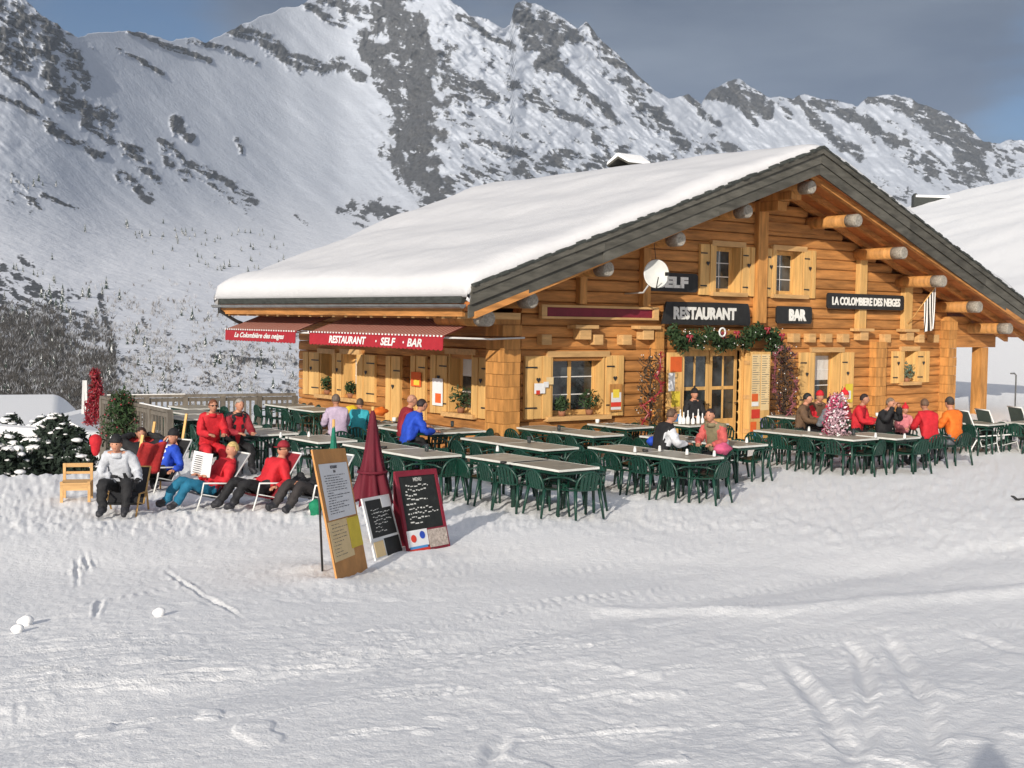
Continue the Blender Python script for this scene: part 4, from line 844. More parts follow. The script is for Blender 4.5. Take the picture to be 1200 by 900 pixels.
# ================================================================== FURNITURE
def make_table():
    r = empty('terrace_table')
    b = MB().box((-.40, -.62, .695), (.40, .62, .72)).build('tabletop', M_TOP, r, bevel=.004)
    MB().box((-.41, -.63, .688), (-.401, .63, .722)).box((.401, -.63, .688), (.41, .63, .722)).box((-.4005, -.63, .688), (.4005, -.621, .722)).box((-.4005, .621, .688), (.4005, .63, .722)).build('edge_band', M_TEDGE, r)
    MB().box((-.36, -.58, .63), (-.335, .58, .6945)).box((.335, -.58, .63), (.36, .58, .6945)).box((-.334, -.58, .63), (.334, -.555, .6945)).box((-.334, .555, .63), (.334, .58, .6945)).build('frame', M_GREEN, r)
    for sx in (-1, 1):
        for sy in (-1, 1): MB().tube([(sx*.34, sy*.55, .6945), (sx*.36, sy*.57, 0)], .024, 8).build('leg', M_GREEN, r)
    return r
def make_chair():
    r = empty('garden_chair')            # faces -Y
    mb = MB(); n = 7
    for i in range(n):
        for j in range(n):
            u = -1+2*i/(n-1); v = -1+2*j/(n-1); mb.v.append((u*(.235-.02*v), v*.22, .43+.02*u*u-.018*(1-v*v)-(.03 if j == 0 else 0)+.015*v))
    k = len(mb.v); mb.v += [(a, b, c-.018) for a, b, c in mb.v]
    for i in range(n-1):
        for j in range(n-1):
            q = (i*n+j, (i+1)*n+j, (i+1)*n+j+1, i*n+j+1); mb.f += [q, tuple(k+t for t in reversed(q))]; mb.m += [0, 0]; mb.s += [True, True]
    rim = [i*n for i in range(n)]+[(n-1)*n+j for j in range(1, n)]+[i*n+n-1 for i in range(n-2, -1, -1)]+[j for j in range(n-2, 0, -1)]
    for a, b in zip(rim, rim[1:]+rim[:1]): mb.f.append((a, b, b+k, a+k)); mb.m.append(0); mb.s.append(False)
    mb.build('seat', M_GREEN, r)
    # arched back with vertical slots
    mb = MB(); arch = []
    for t in np.linspace(0, math.pi, 13): arch.append((-.225*math.cos(t), .21+.08*(.1+math.sin(t)*.9)*1., .44+.285*math.sin(t)**.75))
    mb.tube(arch, .022, 6, sq=.7)
    for x in (-.13, -.065, 0, .065, .13):
        zt = .44+.285*(1-(x/.225)**2)**.375; mb.bar((x, .215, .43), (x*1.02, .21+.08*(.1+.9*math.sqrt(1-(x/.225)**2)), zt), .045, .012, up=(0, 1, 0))
    mb.build('backrest', M_GREEN, r)
    for s_ in (-1, 1):
        MB().tube([(s_*.225, .25, .58), (s_*.275, .12, .62), (s_*.285, -.10, .615), (s_*.27, -.20, .58), (s_*.25, -.215, .44)], [.018, .024, .026, .022, .02], 6, sq=.7).build('armrest', M_GREEN, r)
        MB().tube([(s_*.235, -.20, .44), (s_*.265, -.235, 0)], [.030, .019], 6).build('leg', M_GREEN, r)
        MB().tube([(s_*.215, .20, .44), (s_*.25, .28, 0)], [.030, .019], 6).build('leg', M_GREEN, r)
    return r
TABLES = [  # x, y, rz, description used in labels
 (-3.83, -4.98, 2, 'nearest table pair, far half'), (-3.80, -6.08, 0, 'nearest table pair, near half'),
 (-1.05, -4.85, 0, 'long table left of the bending diners, far half'), (-1.0, -6.08, 1, 'long table with salt shakers, near half'),
 (-2.08, -2.35, 0, 'table in front of the corner post, far half'), (-2.1, -3.62, 0, 'table in front of the corner post, near half'),
 (.35, -.85, 0, 'table under the front left window, far half'), (.40, -2.1, 0, 'table under the front left window, near half'),
 (2.3, -1.0, 0, 'table holding bottles left of the red tinsel shrub'),
 (1.33, -3.7, 3, 'table of the two bending diners'), (1.42, -4.96, 0, 'table just right of the bending diners'),
 (4.15, -1.5, 90, 'white bottle table by the double door'),
 (7.9, -1.25, 0, 'table right of the menu board'),
 (4.40, -3.95, 0, 'front right row, far table'), (4.45, -5.22, 0, 'front right row, middle table'), (5.45, -5.5, 0, 'front right row, near table'),
 (8.5, -2.0, 0, 'red jacket diners table, far half'), (8.45, -3.25, 0, 'red jacket diners table, near half'),
 (10.45, -4.4, 4, 'table before the grey loungers'), (11.7, -5.4, 0, 'table at the right edge of the terrace'),
 (-2.0, .62, 86, 'table left of the corner post, far one'), (-1.75, -.28, 88, 'table left of the corner post, near one'),
 (-4.6, -2.25, 0, 'table behind the maroon parasol, far half'), (-4.62, -3.55, 0, 'table behind the maroon parasol, near half'),
 (-4.85, -.55, 0, 'table behind the brown menu stand'), (-5.1, 1.25, 0, 'table behind the blond reader'), (-5.0, 3.0, 0, 'table of the woman in the red suit'),
 (-2.2, 2.1, 0, 'table of the two blue and red coats'), (-3.55, 8.2, 0, 'back left row, far table'), (-4.25, 6.7, 0, 'back left row, middle table'), (-4.9, 5.3, 0, 'back left row, near table'),
 (-1.15, 7.8, 0, 'table by the far corner of the chalet'), (-1.25, 6.2, 0, 'table under the far awning')]
proto_t = make_table(); proto_c = make_chair(); usedt = usedc = False
EMPTYSIDES = {'table of the two bending diners': 'x', 'table holding bottles left of the red tinsel shrub': ''}
occupied = []    # filled by people first
chair_n = 0
def place_chair(x, y, rz, label, group='green plastic armchairs round the terrace tables'):
    global usedc, chair_n
    c = proto_c if not usedc else copy_tree(proto_c); usedc = True; chair_n += 1
    c.location = (x, y, ground_here(x, y)-.02); c.rotation_euler = (0, 0, rz); tag(c, label, 'chair', group); return c
def ground_here(x, y): return 0.

# ================================================================== PEOPLE
def skin_mesh(verts, edges, radii, root):
    me = bpy.data.meshes.new('b'); bm = bmesh.new(); ly = bm.verts.layers.skin.verify(); vs_ = [bm.verts.new(v) for v in verts]
    for a, b in edges: bm.edges.new((vs_[a], vs_[b]))
    for k, v in enumerate(vs_): v[ly].radius = (radii[k][0], radii[k][1]); v[ly].use_root = (k == root)
    bm.to_mesh(me); bm.free(); o = bpy.data.objects.new('b', me); COL.objects.link(o)
    o.modifiers.new('s', 'SKIN').use_smooth_shade = True; ss = o.modifiers.new('u', 'SUBSURF'); ss.levels = 2; ss.render_levels = 2
    bpy.context.view_layer.update(); ev = o.evaluated_get(bpy.context.evaluated_depsgraph_get()); m2 = bpy.data.meshes.new_from_object(ev)
    V_ = [tuple(v.co) for v in m2.vertices]; F_ = [tuple(p.vertices) for p in m2.polygons]; bpy.data.objects.remove(o); return V_, F_
def person(label, x, y, rz, pose='sit', top=None, pants=None, shoe=None, hair=(.05, .03, .02), hat=None, hatkind='beanie', shades=False, lean=.12, arms='table', z0=0, headyaw=0, group=None, glove=None, stripe=None, child=1., at_head=None, sleeve=None, front=None):
    T_ = top or cloth('navy', (.02, .03, .08)); P_ = pants or cloth('black', (.015, .015, .018)); S_ = shoe or cloth('boot', (.03, .03, .035), .5); K_ = M_SKINT
    V3 = Vector
    if pose == 'sit':
        pel = V3((0, 0, .52)); che = V3((0, -lean*.8, 1.00)); nek = V3((0, -lean*1.1, 1.16)); hed = V3((0, -lean*1.3-.03, 1.30))
        legs = [[V3((s*.10, -.05, .50)), V3((s*.14, -.44, .52)), V3((s*.14, -.46, .12)), V3((s*.15, -.62, .05))] for s in (-1, 1)]
    elif pose == 'recline':
        pel = V3((0, 0, .27)); che = V3((0, .27, .58)); nek = V3((0, .36, .73)); hed = V3((0, .39, .87))
        legs = [[V3((s*.10, -.05, .27)), V3((s*.15, -.42, .44)), V3((s*.17, -.66, .11)), V3((s*.20, -.80, .08))] for s in (-1, 1)]
    elif pose == 'crouch':
        pel = V3((0, 0, .42)); che = V3((0, -.22, .80)); nek = V3((0, -.32, .93)); hed = V3((0, -.37, 1.06))
        legs = [[V3((s*.10, -.05, .42)), V3((s*.18, -.46, .50)), V3((s*.16, -.50, .12)), V3((s*.18, -.68, .06))] for s in (-1, 1)]
    else:
        pel = V3((0, 0, .95)); che = V3((0, -.02-lean*.3, 1.35)); nek = V3((0, -lean*.4, 1.48)); hed = V3((0, -.02-lean*.5, 1.62))
        legs = [[V3((s*.10, 0, .92)), V3((s*.12, -.03, .50)), V3((s*.13, .02, .10)), V3((s*.15, -.14, .05))] for s in (-1, 1)]
    sh = [che+V3((s*.17, 0, .07)) for s in (-1, 1)]
    def arm(s, k):
        b = sh[0] if s < 0 else sh[1]
        if k == 'table': return [b+V3((s*.07, -.10, -.25)), V3((s*.13, b.y-.38, .80))]
        if k == 'lap': return [b+V3((s*.09, -.04, -.27)), V3((s*.10, pel.y-.24, pel.z+.16))]
        if k == 'read': return [b+V3((s*.08, -.12, -.24)), b+V3((-s*.02, -.38, -.16))]
        if k == 'face': return [b+V3((s*.10, -.16, -.12)), hed+V3((s*.09, -.13, -.06))]
        if k == 'behind': return [b+V3((s*.24, .02, .14)), hed+V3((s*.10, .10, -.0))]
        if k == 'rest': return [b+V3((s*.12, .0, -.26)), b+V3((s*.16, -.24, -.30))]
        return [b+V3((s*.06, .03, -.28)), b+V3((s*.09, -.06, -.54))]
    kinds = arms if isinstance(arms, tuple) else (arms, arms)
    verts = [pel, (pel+che)/2+V3((0, .02, 0)), che, nek, (nek*.4+hed*.6)]; rad = [(.18, .145), (.18, .145), (.195, .15), (.07, .07), (.05, .05)]; lab = {}
    edges = [(0, 1), (1, 2), (2, 3), (3, 4)]; seg = [('pants', 0, 0), ('top', 0, 1), ('top', 1, 2), ('top', 2, 3), ('skin', 3, 4)]
    wr = []
    for i, s in enumerate((-1, 1)):
        e, w_ = arm(s, kinds[i]); k = len(verts); b = sh[i]; verts += [b, e, (e*.35+w_*.65), w_]; rad += [(.10, .10), (.078, .078), (.064, .064), (.046, .046)]
        edges += [(2, k), (k, k+1), (k+1, k+2), (k+2, k+3)]; seg += [('top', 2, k), ('slv', k, k+1), ('slv', k+1, k+2), ('slv', k+2, k+3)]; wr.append((w_, (w_-e).normalized(), s))
    for i in range(2):
        k = len(verts); h, kn, an, to = legs[i]; verts += [h, kn, an, to]; rad += [(.122, .115), (.09, .09), (.066, .066), (.055, .05)]
        edges += [(0, k), (k, k+1), (k+1, k+2), (k+2, k+3)]; seg += [('pants', 0, k), ('pants', k, k+1), ('pants', k+1, k+2), ('shoe', k+2, k+3)]
    Vs, Fs = skin_mesh(verts, edges, rad, 0)
    mats = [T_, P_, S_, K_, M_EYE, mat('lips', (.30, .08, .07)), sleeve or T_, front or T_]; idx = {'top': 0, 'pants': 1, 'shoe': 2, 'skin': 3, 'slv': 6}
    Va = np.array(Vs); fc = np.array([Va[list(f)].mean(0) for f in Fs]); best = np.full(len(Fs), 9.); bi = np.zeros(len(Fs), int)
    for nm, a, b in seg:
        A_, B_ = np.array(verts[a]), np.array(verts[b]); v = B_-A_; l = v@v+1e-9; t = np.clip(((fc-A_)@v)/l, 0, 1); d = np.linalg.norm(fc-A_-t[:, None]*v, axis=1)
        if nm == 'shoe': d = d-.0
        s_ = d < best; best[s_] = d[s_]; bi[s_] = idx[nm]
    VA = np.array(Vs); bd = np.full(len(VA), 9.); dr = np.zeros_like(VA); hd_ = np.zeros(len(VA), bool)
    for nm, a, b in seg:
        A_, B_ = np.array(verts[a]), np.array(verts[b]); v = B_-A_; l = v@v+1e-9; t = np.clip(((VA-A_)@v)/l, 0, 1); c_ = VA-A_-t[:, None]*v; d = np.linalg.norm(c_, axis=1); s_ = d < bd; bd[s_] = d[s_]; dr[s_] = c_[s_]/(d[s_, None]+1e-6); hd_[s_] = nm == 'skin'
    o_ = random.uniform(0, 50); nz = fbm(VA[:, 0]*9+VA[:, 1]*5+o_, VA[:, 2]*13+VA[:, 1]*4, 3, .6); VA = VA+dr*(nz*.020*~hd_)[:, None]; Vs = [tuple(q_) for q_ in VA]
    if front is not None:
        for q_ in range(len(Fs)):
            if bi[q_] == 0 and abs(fc[q_][0]) < .075 and fc[q_][1] < pel.y+(che.y-pel.y)*np.clip((fc[q_][2]-pel.z)/(che.z-pel.z), 0, 1.2)-.04: bi[q_] = 7
    mb = MB(); mb.v = list(Vs); mb.f = list(Fs); mb.m = [int(q) for q in bi]; mb.s = [True]*len(Fs)
    # hands: palm, four fingers, thumb
    gm = 3
    if glove is not None: mats.append(glove); gm = 8
    for w_, d, s in wr:
        x_, y_, _ = frame_of(d); side = x_ if abs(x_.z) < .8 else y_; nrm = d.cross(side)
        mb.tube([w_-d*.02, w_+d*.035, w_+d*.085], [.027, .036, .034], 8, gm, sq=.6)
        for q in range(4):
            o_ = side*(.03-.02*q); ln = (.06, .072, .068, .052)[q]; p0 = w_+d*.08+o_
            mb.tube([p0, p0+d*ln*.5-nrm*.006, p0+d*ln*.85-nrm*.03], [.0095, .0085, .006], 5, gm)
        p0 = w_+d*.025+side*.032; mb.tube([p0, p0+side*.025+d*.022, p0+side*.028+d*.05-nrm*.01], [.013, .011, .007], 5, gm)
    # head
    Mh = Matrix.Translation(hed) @ Matrix.Rotation(headyaw, 4, 'Z')
    def hf(p):
        q = p.copy(); f = max(0, -q.y)
        if q.z < 0: q.x *= 1+q.z*2.2; q.y = q.y*(1+q.z*.8) if q.y > 0 else q.y
        if abs(q.x) < .02 and q.y < 0 and -.035 < q.z < .02: q.y -= .020*(1-abs(q.z+.015)/.04)
        return Mh @ q
    mb.ball((0, 0, 0), 1, 16, 14, 3, (.078, .098, .118), hf)
    for s in (-1, 1):
        mb.ball(Mh @ V3((s*.028, -.084, .012)), .011, 6, 4, 4); mb.ball(Mh @ V3((s*.080, .005, -.005)), .022, 6, 4, 3, (.4, .8, 1.2))
    mb.ball(Mh @ V3((0, -.086, -.052)), .017, 6, 3, 5, (1.2, .5, .3))
    r = mb.build('person', mats); k = child; r.scale = (k, k, k)
    cr_, sr_ = math.cos(rz), math.sin(rz)
    if at_head is not None:            # put the head where it is seen; x,y given for the head
        hx, hy = hed.x*k, hed.y*k; x = x-(hx*cr_-hy*sr_); y = y-(hx*sr_+hy*cr_)
    r.location = (x, y, z0); r.rotation_euler = (0, 0, rz); tag(r, label, 'person', group)
    hm = mat('hair_%d_%d' % (int(hair[0]*999), int(hair[2]*999)), hair, .6, .4, (30, 30, 12), .4)
    if not hat or hatkind != 'hood':
        h = MB(); h.ball((0, 0, 0), 1, 16, 10, 0, (.088, .104, .12), lambda p: Mh @ (V3((p.x, p.y+.014+(.03 if p.z < .03 and p.y < 0 else 0), max(p.z, -.03 if p.y > -.02 else .045)+.012))))
        h.build('hair', hm, r)
    if hat:
        h = MB()
        if hatkind == 'cap': h.ball((0, 0, 0), 1, 16, 8, 0, (.092, .108, .11), lambda p: Mh @ V3((p.x, p.y+.005, max(p.z, .0)+.045))); h.ball(Mh @ V3((0, -.12, .05)), .07, 10, 4, 0, (1, .8, .12))
        elif hatkind == 'hood': h.ball((0, 0, 0), 1, 16, 10, 0, (.108, .12, .135), lambda p: Mh @ V3((p.x, max(p.y, -.045)+.02, p.z+.005)))
        else: h.ball((0, 0, 0), 1, 16, 8, 0, (.094, .11, .125), lambda p: Mh @ V3((p.x, p.y+.008, max(p.z, -.005)+.035))); (h.ball(Mh @ V3((0, .01, .175)), .03, 8, 5) if hatkind == 'beanie' else None)
        h.build('hat', hat, r)
    if shades:
        g_ = MB(); 
        for s in (-1, 1): g_.ball(Mh @ V3((s*.032, -.092, .014)), .024, 8, 5, 0, (1.1, .35, .7)); g_.bar(Mh @ V3((s*.055, -.085, .018)), Mh @ V3((s*.088, .0, .018)), .004, .008)
        g_.bar(Mh @ V3((-.02, -.098, .016)), Mh @ V3((.02, -.098, .016)), .005, .006); g_.build('sunglasses', M_EYE, r)
    if stripe is not None:
        g_ = MB(); g_.bar(V3((-.14, che.y+.155, 1.12)), V3((.12, pel.y+.14, .70)), .07, .02, up=(0, 1, 0)); g_.build('strap', stripe, r)
    col = MB(); col.tube([nek+V3((0, .0, -.06)), nek+V3((0, -.005, .01))], [.092, .078], 12, 0); col.build('collar', T_, r)
    return r
def head_at(px, py, z): return on(2, z, px, py)
FS = math.radians(-50)     # facing the sun
c_red = cloth('red', (.55, .02, .03)); c_white = cloth('white', (.66, .68, .72)); c_blk = cloth('black', (.018, .018, .02)); c_blue = cloth('royal_blue', (.02, .07, .48)); c_teal = cloth('teal', (.015, .14, .24))
c_lil = cloth('lilac', (.50, .40, .52)); c_kh = cloth('khaki', (.20, .17, .10)); c_or = cloth('orange', (.70, .16, .02)); c_gry = cloth('grey', (.16, .17, .19)); c_dr = cloth('dark_red', (.26, .02, .03)); c_aqua = cloth('aqua', (.03, .30, .36)); c_yel = cloth('yellow', (.75, .55, .03)); c_brn = cloth('brown', (.12, .07, .04))
PEOPLE = []
def ph(label, px, py, rz, **k):
    z = {'sit': 1.30, 'recline': .87, 'crouch': 1.06, 'stand': 1.62}[k.get('pose', 'sit')]*k.get('child', 1.); p = head_at(px, py, z)
    o = person(label, p[0], p[1], rz, at_head=1, **k); PEOPLE.append((o.location.x, o.location.y, rz, k.get('pose', 'sit'), label)); return o
R_ = math.radians
d1 = ph('person in pale grey and black jacket leaning forward on the leftmost deck chair', 136, 521, R_(-35), pose='crouch', top=cloth('pale_grey', (.48, .50, .54)), hair=(.02, .015, .01), arms=('lap', 'rest'), hat=c_blk, hatkind='plain', glove=c_blk)
d2 = ph('tanned person in dark top lying back with both hands behind the head', 166, 509, R_(-20), pose='recline', top=c_blk, arms='behind', hair=(.03, .015, .01))
d3 = ph('person in bright blue jacket with black hat reclining beside the red towel', 203, 512, R_(-66), pose='recline', top=c_blue, front=c_white, hat=c_blk, hatkind='plain', arms=('face', 'rest'))
d4 = ph('blond person in red jacket and teal trousers reading a newspaper', 272, 527, R_(-86), pose='recline', top=c_red, pants=c_teal, hair=(.55, .40, .16), arms='read')
d5 = ph('person in red jacket and cap with sunglasses reclining in a white framed chair', 332, 527, R_(-82), pose='recline', top=c_red, hat=c_dr, hatkind='cap', shades=True, arms='rest')
d6 = ph('person in dark clothes reclining behind the brown menu stand', 392, 529, R_(-78), pose='recline', top=c_blk, pants=cloth('charcoal', (.04, .035, .035)), arms='lap')
ph('woman in a red ski suit with sunglasses seated at the left table', 250, 476, R_(-10), top=c_red, pants=c_red, hair=(.16, .06, .03), shades=True, lean=.2)
ph('person in dark jacket with red and white sleeves at the left table', 281, 475, R_(0), top=c_blk, sleeve=c_dr, front=c_red, hair=(.28, .25, .22), lean=.16)
ph('person in a lilac jacket seen from behind in front of the left wall', 393.5, 469, R_(165), top=c_lil, hair=(.12, .09, .07), lean=.08)
ph('child in aqua and yellow jacket facing the lilac jacket', 422, 473, R_(140), top=c_aqua, hair=(.10, .07, .05), child=.9)
ph('bald person in a red jacket at the table by the left wall', 483.5, 470, R_(70), top=c_dr, hair=(.42, .22, .15), lean=.16)
ph('dark haired person in a royal blue jacket at the table by the left wall', 495, 475, R_(80), top=c_blue, hair=(.03, .02, .02), lean=.26)
ph('person in dark waistcoat and white sleeves at the table near the door', 788, 487, R_(75), top=c_blk, sleeve=c_white, hair=(.10, .06, .04), lean=.2, pants=c_blk)
ph('woman with long dark hair in khaki bending over the table near the door', 832, 487, R_(-70), top=c_kh, sleeve=cloth('coral', (.5, .10, .09)), hair=(.03, .02, .02), lean=.30)
ph('person in a black jacket and hat behind the white bottles at the door', 814, 462, R_(-20), top=c_blk, hat=c_blk, lean=.05)
ph('person in charcoal jacket with a white strap across the back', 973, 471, R_(150), top=c_gry, hair=(.03, .02, .02), stripe=M_WHITE, lean=.22)
ph('person with black hair leaning by the right window shutter', 947, 467, R_(30), top=c_brn, hair=(.02, .02, .02))
ph('person in a red and white patterned hat by the right window', 961, 465, R_(-20), top=c_brn, sleeve=c_red, hat=c_red, hatkind='plain')
ph('person wearing a bright red hat behind the pink tinsel tree', 990, 464, R_(10), top=c_dr, hat=cloth('hat_red', (.7, .02, .03)))
ph('person in a red jacket just right of the pink tinsel tree', 1013.5, 468, R_(20), top=c_red, hair=(.03, .02, .02))
ph('person in black jacket holding a cup with both hands', 1044, 473, R_(0), top=c_blk, hair=(.20, .14, .10), arms='face')
ph('child in a red and white jacket beside the person in black', 1061, 480, R_(-30), top=cloth('rose', (.6, .2, .22)), child=.82, hat=c_red)
ph('broad person in a red jacket seen from behind', 1083, 474, R_(155), top=c_red, hair=(.14, .08, .05), lean=.2)
ph('person in an orange jacket seen from behind at the right end', 1112.5, 473, R_(170), top=c_or, pants=c_gry, hat=cloth('hat_brown', (.06, .05, .045)), hatkind='plain', lean=.12)
# the photographer whose head throws the shadow at the lower right
pb = CAM[:2]-np.array([math.sin(YAW), math.cos(YAW)])*.36+np.array([math.cos(YAW), -math.sin(YAW)])*.16
person('person in dark jacket and hat whose head throws the shadow at the lower right corner', float(pb[0]), float(pb[1]), YAW*-1+math.pi, pose='stand', top=c_blk, hat=c_blk, arms='face', lean=0, z0=1.36, child=1.02)

def thing1(name, label, cat, mb, m_, loc, group=None):
    o = mb.build(name, m_, None, loc); tag(o, label, cat, group); return o
# newspaper, towel and deck chairs of the sunbathers
c_cream = cloth('cream_canvas', (.62, .56, .46)); c_towel = cloth('red_towel', (.42, .03, .03))
def deckchair(label, x, y, rz, fab, frame, z0=0, upright=0., group=None):
    r = empty('deck_chair', (x, y, z0), rz); tag(r, label, 'deck chair', group)
    bk = .80-upright*.2; top = (bk, .88+upright*.1)
    for s_ in (-1, 1):
        MB().tube([(s_*.27, -.38, .0), (s_*.28, -.30, .27), (s_*.28, .04, .18), (s_*.27, top[0]*.66, top[1])], .014, 7).build('side_frame', frame, r)
        MB().tube([(s_*.28, .34, .0), (s_*.30, .14, .42), (s_*.30, -.28, .45), (s_*.28, -.30, .27)], .016, 7).build('armrest', frame, r)
    MB().tube([(-.27, top[0]*.66, top[1]), (.27, top[0]*.66, top[1])], .016, 7).build('top_bar', frame, r)
    mb = MB(); P_ = [(-.31, .27), (-.12, .19), (.04, .17), (.20, .38), (top[0]*.66-.01, top[1]-.01)]
    for (y_, z_) in P_: mb.v += [(-.262, y_, z_), (.262, y_, z_), (.262, y_+.008, z_-.012), (-.262, y_+.008, z_-.012)]
    for k in range(len(P_)-1):
        for j in range(4): mb.f.append((4*k+j, 4*k+(j+1) % 4, 4*k+4+(j+1) % 4, 4*k+4+j)); mb.m.append(0); mb.s.append(False)
    mb.build('canvas', fab, r); return r
for o, lb, fab, fr_ in [(d1, 'deck chair under the person leaning forward at far left', c_blk, W_LIGHT), (d2, 'wooden deck chair under the person with hands behind the head', c_towel, W_LIGHT), (d3, 'white framed deck chair under the blue jacket', c_blk, M_WMETAL),
        (d4, 'white framed deck chair under the newspaper reader', c_gry, M_WMETAL), (d5, 'white framed deck chair under the person with the red cap', c_dr, M_WMETAL), (d6, 'white framed deck chair just behind the brown menu stand', c_gry, M_WMETAL)]:
    dk = deckchair(lb, o.location.x+.02, o.location.y, o.rotation_euler[2], fab, fr_); dk.scale = (1, 1, .72 if o is d1 else .93)
def local(o, p): return o.matrix_basis @ Vector(p)
bpy.context.view_layer.update()
r = empty('newspaper', local(d4, (0, -.12, .66)), d4.rotation_euler[2]); tag(r, 'open newspaper held by the blond reader', 'newspaper')
mb = MB(); mb.v = [(-.30, -.04, -.16), (0, .02, -.18), (.30, -.04, -.16), (-.30, .02, .20), (0, .08, .18), (.30, .02, .20)]; mb.f = [(0, 1, 4, 3), (1, 2, 5, 4)]; mb.m = [0, 0]; mb.s = [False]*2
o = mb.build('pages', M_PAPER, r); o.modifiers.new('t', 'SOLIDIFY').thickness = .006
mb = MB()
for k in range(9): mb.box((-.26, -.045, 0), (-.04, -.040, .012), M=Matrix.Translation((0, .01+k*.006, -.13+k*.032)))
tag(mb.build('print', M_INK, r), kind='stuff')
for k, (px, py, qx, qy) in enumerate([(160, 548, 178, 519), (175, 528, 196, 506), (213, 516, 221, 505)]):
    a = on(2, .55, px, py); b = a+(on(2, 1.0, qx, qy)-on(2, .75, px, py)); b = Vector((a[0]+.15, a[1]+.12, 1.05)); r = empty('wooden_frame_bar', a)
    MB().bar((0, 0, -.1), tuple(Vector(b)-Vector(a)), .045, .03).build('bar', W_LIGHT, r); tag(r, ['pale wooden deck chair bar left of the red towel', 'pale wooden deck chair bar between red towel and blue jacket', 'short pale wooden bar behind the blue jacket'][k], 'deck chair bar')
p = gp(200, 583); a = on(2, .72, 176, 538); r = empty('red_towel', a); tag(r, 'red towel draped over a chair between the hands-up sunbather and the blue jacket', 'towel')
mb = MB(); n = 8
for i in range(n+1):
    for j in range(n+1):
        u = i/n; v = j/n; mb.v.append((u*.42-.15, .10*math.sin(v*2)+.02*math.sin(u*12)+.22*v, .25-.5*v+.02*math.sin(u*9+v*4)))
for i in range(n):
    for j in range(n): mb.f.append((i*(n+1)+j, i*(n+1)+j+1, (i+1)*(n+1)+j+1, (i+1)*(n+1)+j)); mb.m.append(0); mb.s.append(True)
o = mb.build('cloth', c_towel, r); o.modifiers.new('t', 'SOLIDIFY').thickness = .012
for px, py, lb, m_, sc_ in [(300, 566, 'dark rucksack on the snow between the newspaper reader and the red cap', c_blk, .8), (322, 572, 'black coat heaped beside the chair of the red cap', c_blk, .9), (243, 560, 'dark jacket hanging over the chair of the newspaper reader', c_gry, .8), (352, 560, 'dark rucksack leaning left of the green bag', c_blk, .8), (128, 566, 'dark blue rucksack beside the leftmost sunbather', cloth('navy2', (.015, .02, .07)), .7)]:
    p = gp(px, py+14); mb = MB(); mb.ball((0, 0, .17*sc_), .2*sc_, 14, 9, 0, (1.1, .8, .95), lambda q: q*(1+.14*math.sin(q.x*27+1)+.12*math.cos(q.z*31)+.1*math.sin(q.y*23))); thing1('rucksack', lb, 'bag', mb, m_, (p[0], p[1], 0))
# grey-green loungers at the right
for k, (px, py) in enumerate([(1128, 481), (1152, 480), (1190, 477)]):
    p = on(2, 1.0, px, py); o = deckchair(['grey green mesh lounger with white frame, leftmost of the three by the porch', 'grey green mesh lounger with white frame, middle of the three by the porch', 'grey green mesh lounger with white frame at the right picture edge'][k], p[0]+.3, p[1]-.2, R_(62), M_DECKF, M_WMETAL, upright=1.2)
    o.scale = (1.15, 1.1, 1.0)
# small pale wooden chair at far left
p = gp(90, 586); r = empty('wooden_chair', (p[0], p[1], 0), R_(-25)); r.scale = (.86, .86, .78); tag(r, 'low pale wooden chair with open back at the far left', 'chair')
for sx in (-1, 1):
    for sy, h in ((-1, .42), (1, .74)): MB().box((sx*.24-.025, sy*.22-.025, 0), (sx*.24+.025, sy*.22+.025, h)).build('leg', W_SILL, r)
MB().box((-.26, -.26, .36), (.26, .26, .40)).build('seat', W_SILL, r); MB().box((-.214, .205, .52), (.214, .235, .57)).build('back_rail', W_SILL, r); MB().box((-.214, .205, .66), (.214, .235, .74)).build('back_rail', W_SILL, r)
MB().box((-.214, -.245, .24), (.214, -.225, .355)).build('apron', W_SILL, r)

# ================================================================== PLACE TABLES, CHAIRS, THINGS ON THEM
tops = []
busy = [(p[0], p[1]) for p in PEOPLE]
for i, (x, y, rz, d) in enumerate(TABLES):
    t = proto_t if i == 0 else copy_tree(proto_t); t.location = (x, y, -.01); t.rotation_euler = (0, 0, R_(rz)); tag(t, 'pale topped green framed terrace table, '+d, 'table', 'pale topped terrace tables')
    c, s = math.cos(R_(rz)), math.sin(R_(rz))
    front = y < -4.5 or (x < -3.5 and y < -3)
    spots = [(-1, -.30), (-1, .30), (1, -.30), (1, .30)]
    if 'near' in d or 'row' in d: spots.append((0, -.95))
    for (sx, sy) in spots:
        lx = sx*random.uniform(.38, .47) if sx else random.uniform(-.08, .08); ly = sy+random.uniform(-.04, .04) if sx else -.72
        wx, wy = x+lx*c-ly*s, y+lx*s+ly*c
        if any(math.hypot(wx-bx_, wy-by_) < .42 for bx_, by_ in busy): continue
        if wy > -.45 and -.6 < wx: continue
        if any(abs(wx-tx) < .45 and abs(wy-ty) < .55 for tx, ty, trz, _ in TABLES if (tx, ty) != (x, y) and trz < 45): continue
        fz = R_(rz)+(-math.pi/2 if sx < 0 else (math.pi/2 if sx > 0 else math.pi)); fz = fz+math.pi if sx else fz
        busy.append((wx, wy)); side = 'left of ' if sx < 0 else ('right of ' if sx else 'end of ')
        place_chair(wx+random.uniform(-.04, .04), wy+random.uniform(-.04, .04), fz+random.uniform(-.22, .22), ('nearer ' if sy < 0 else 'farther ')+'green armchair, '+side+d)
for i, (ox, oy, orz, pose, plb) in enumerate(PEOPLE):
    if pose == 'sit':
        bx_ = ox; by_ = oy; place_chair(ox, oy, orz, 'green armchair under the '+' '.join(plb.split()[:11]), 'green chairs under seated guests')
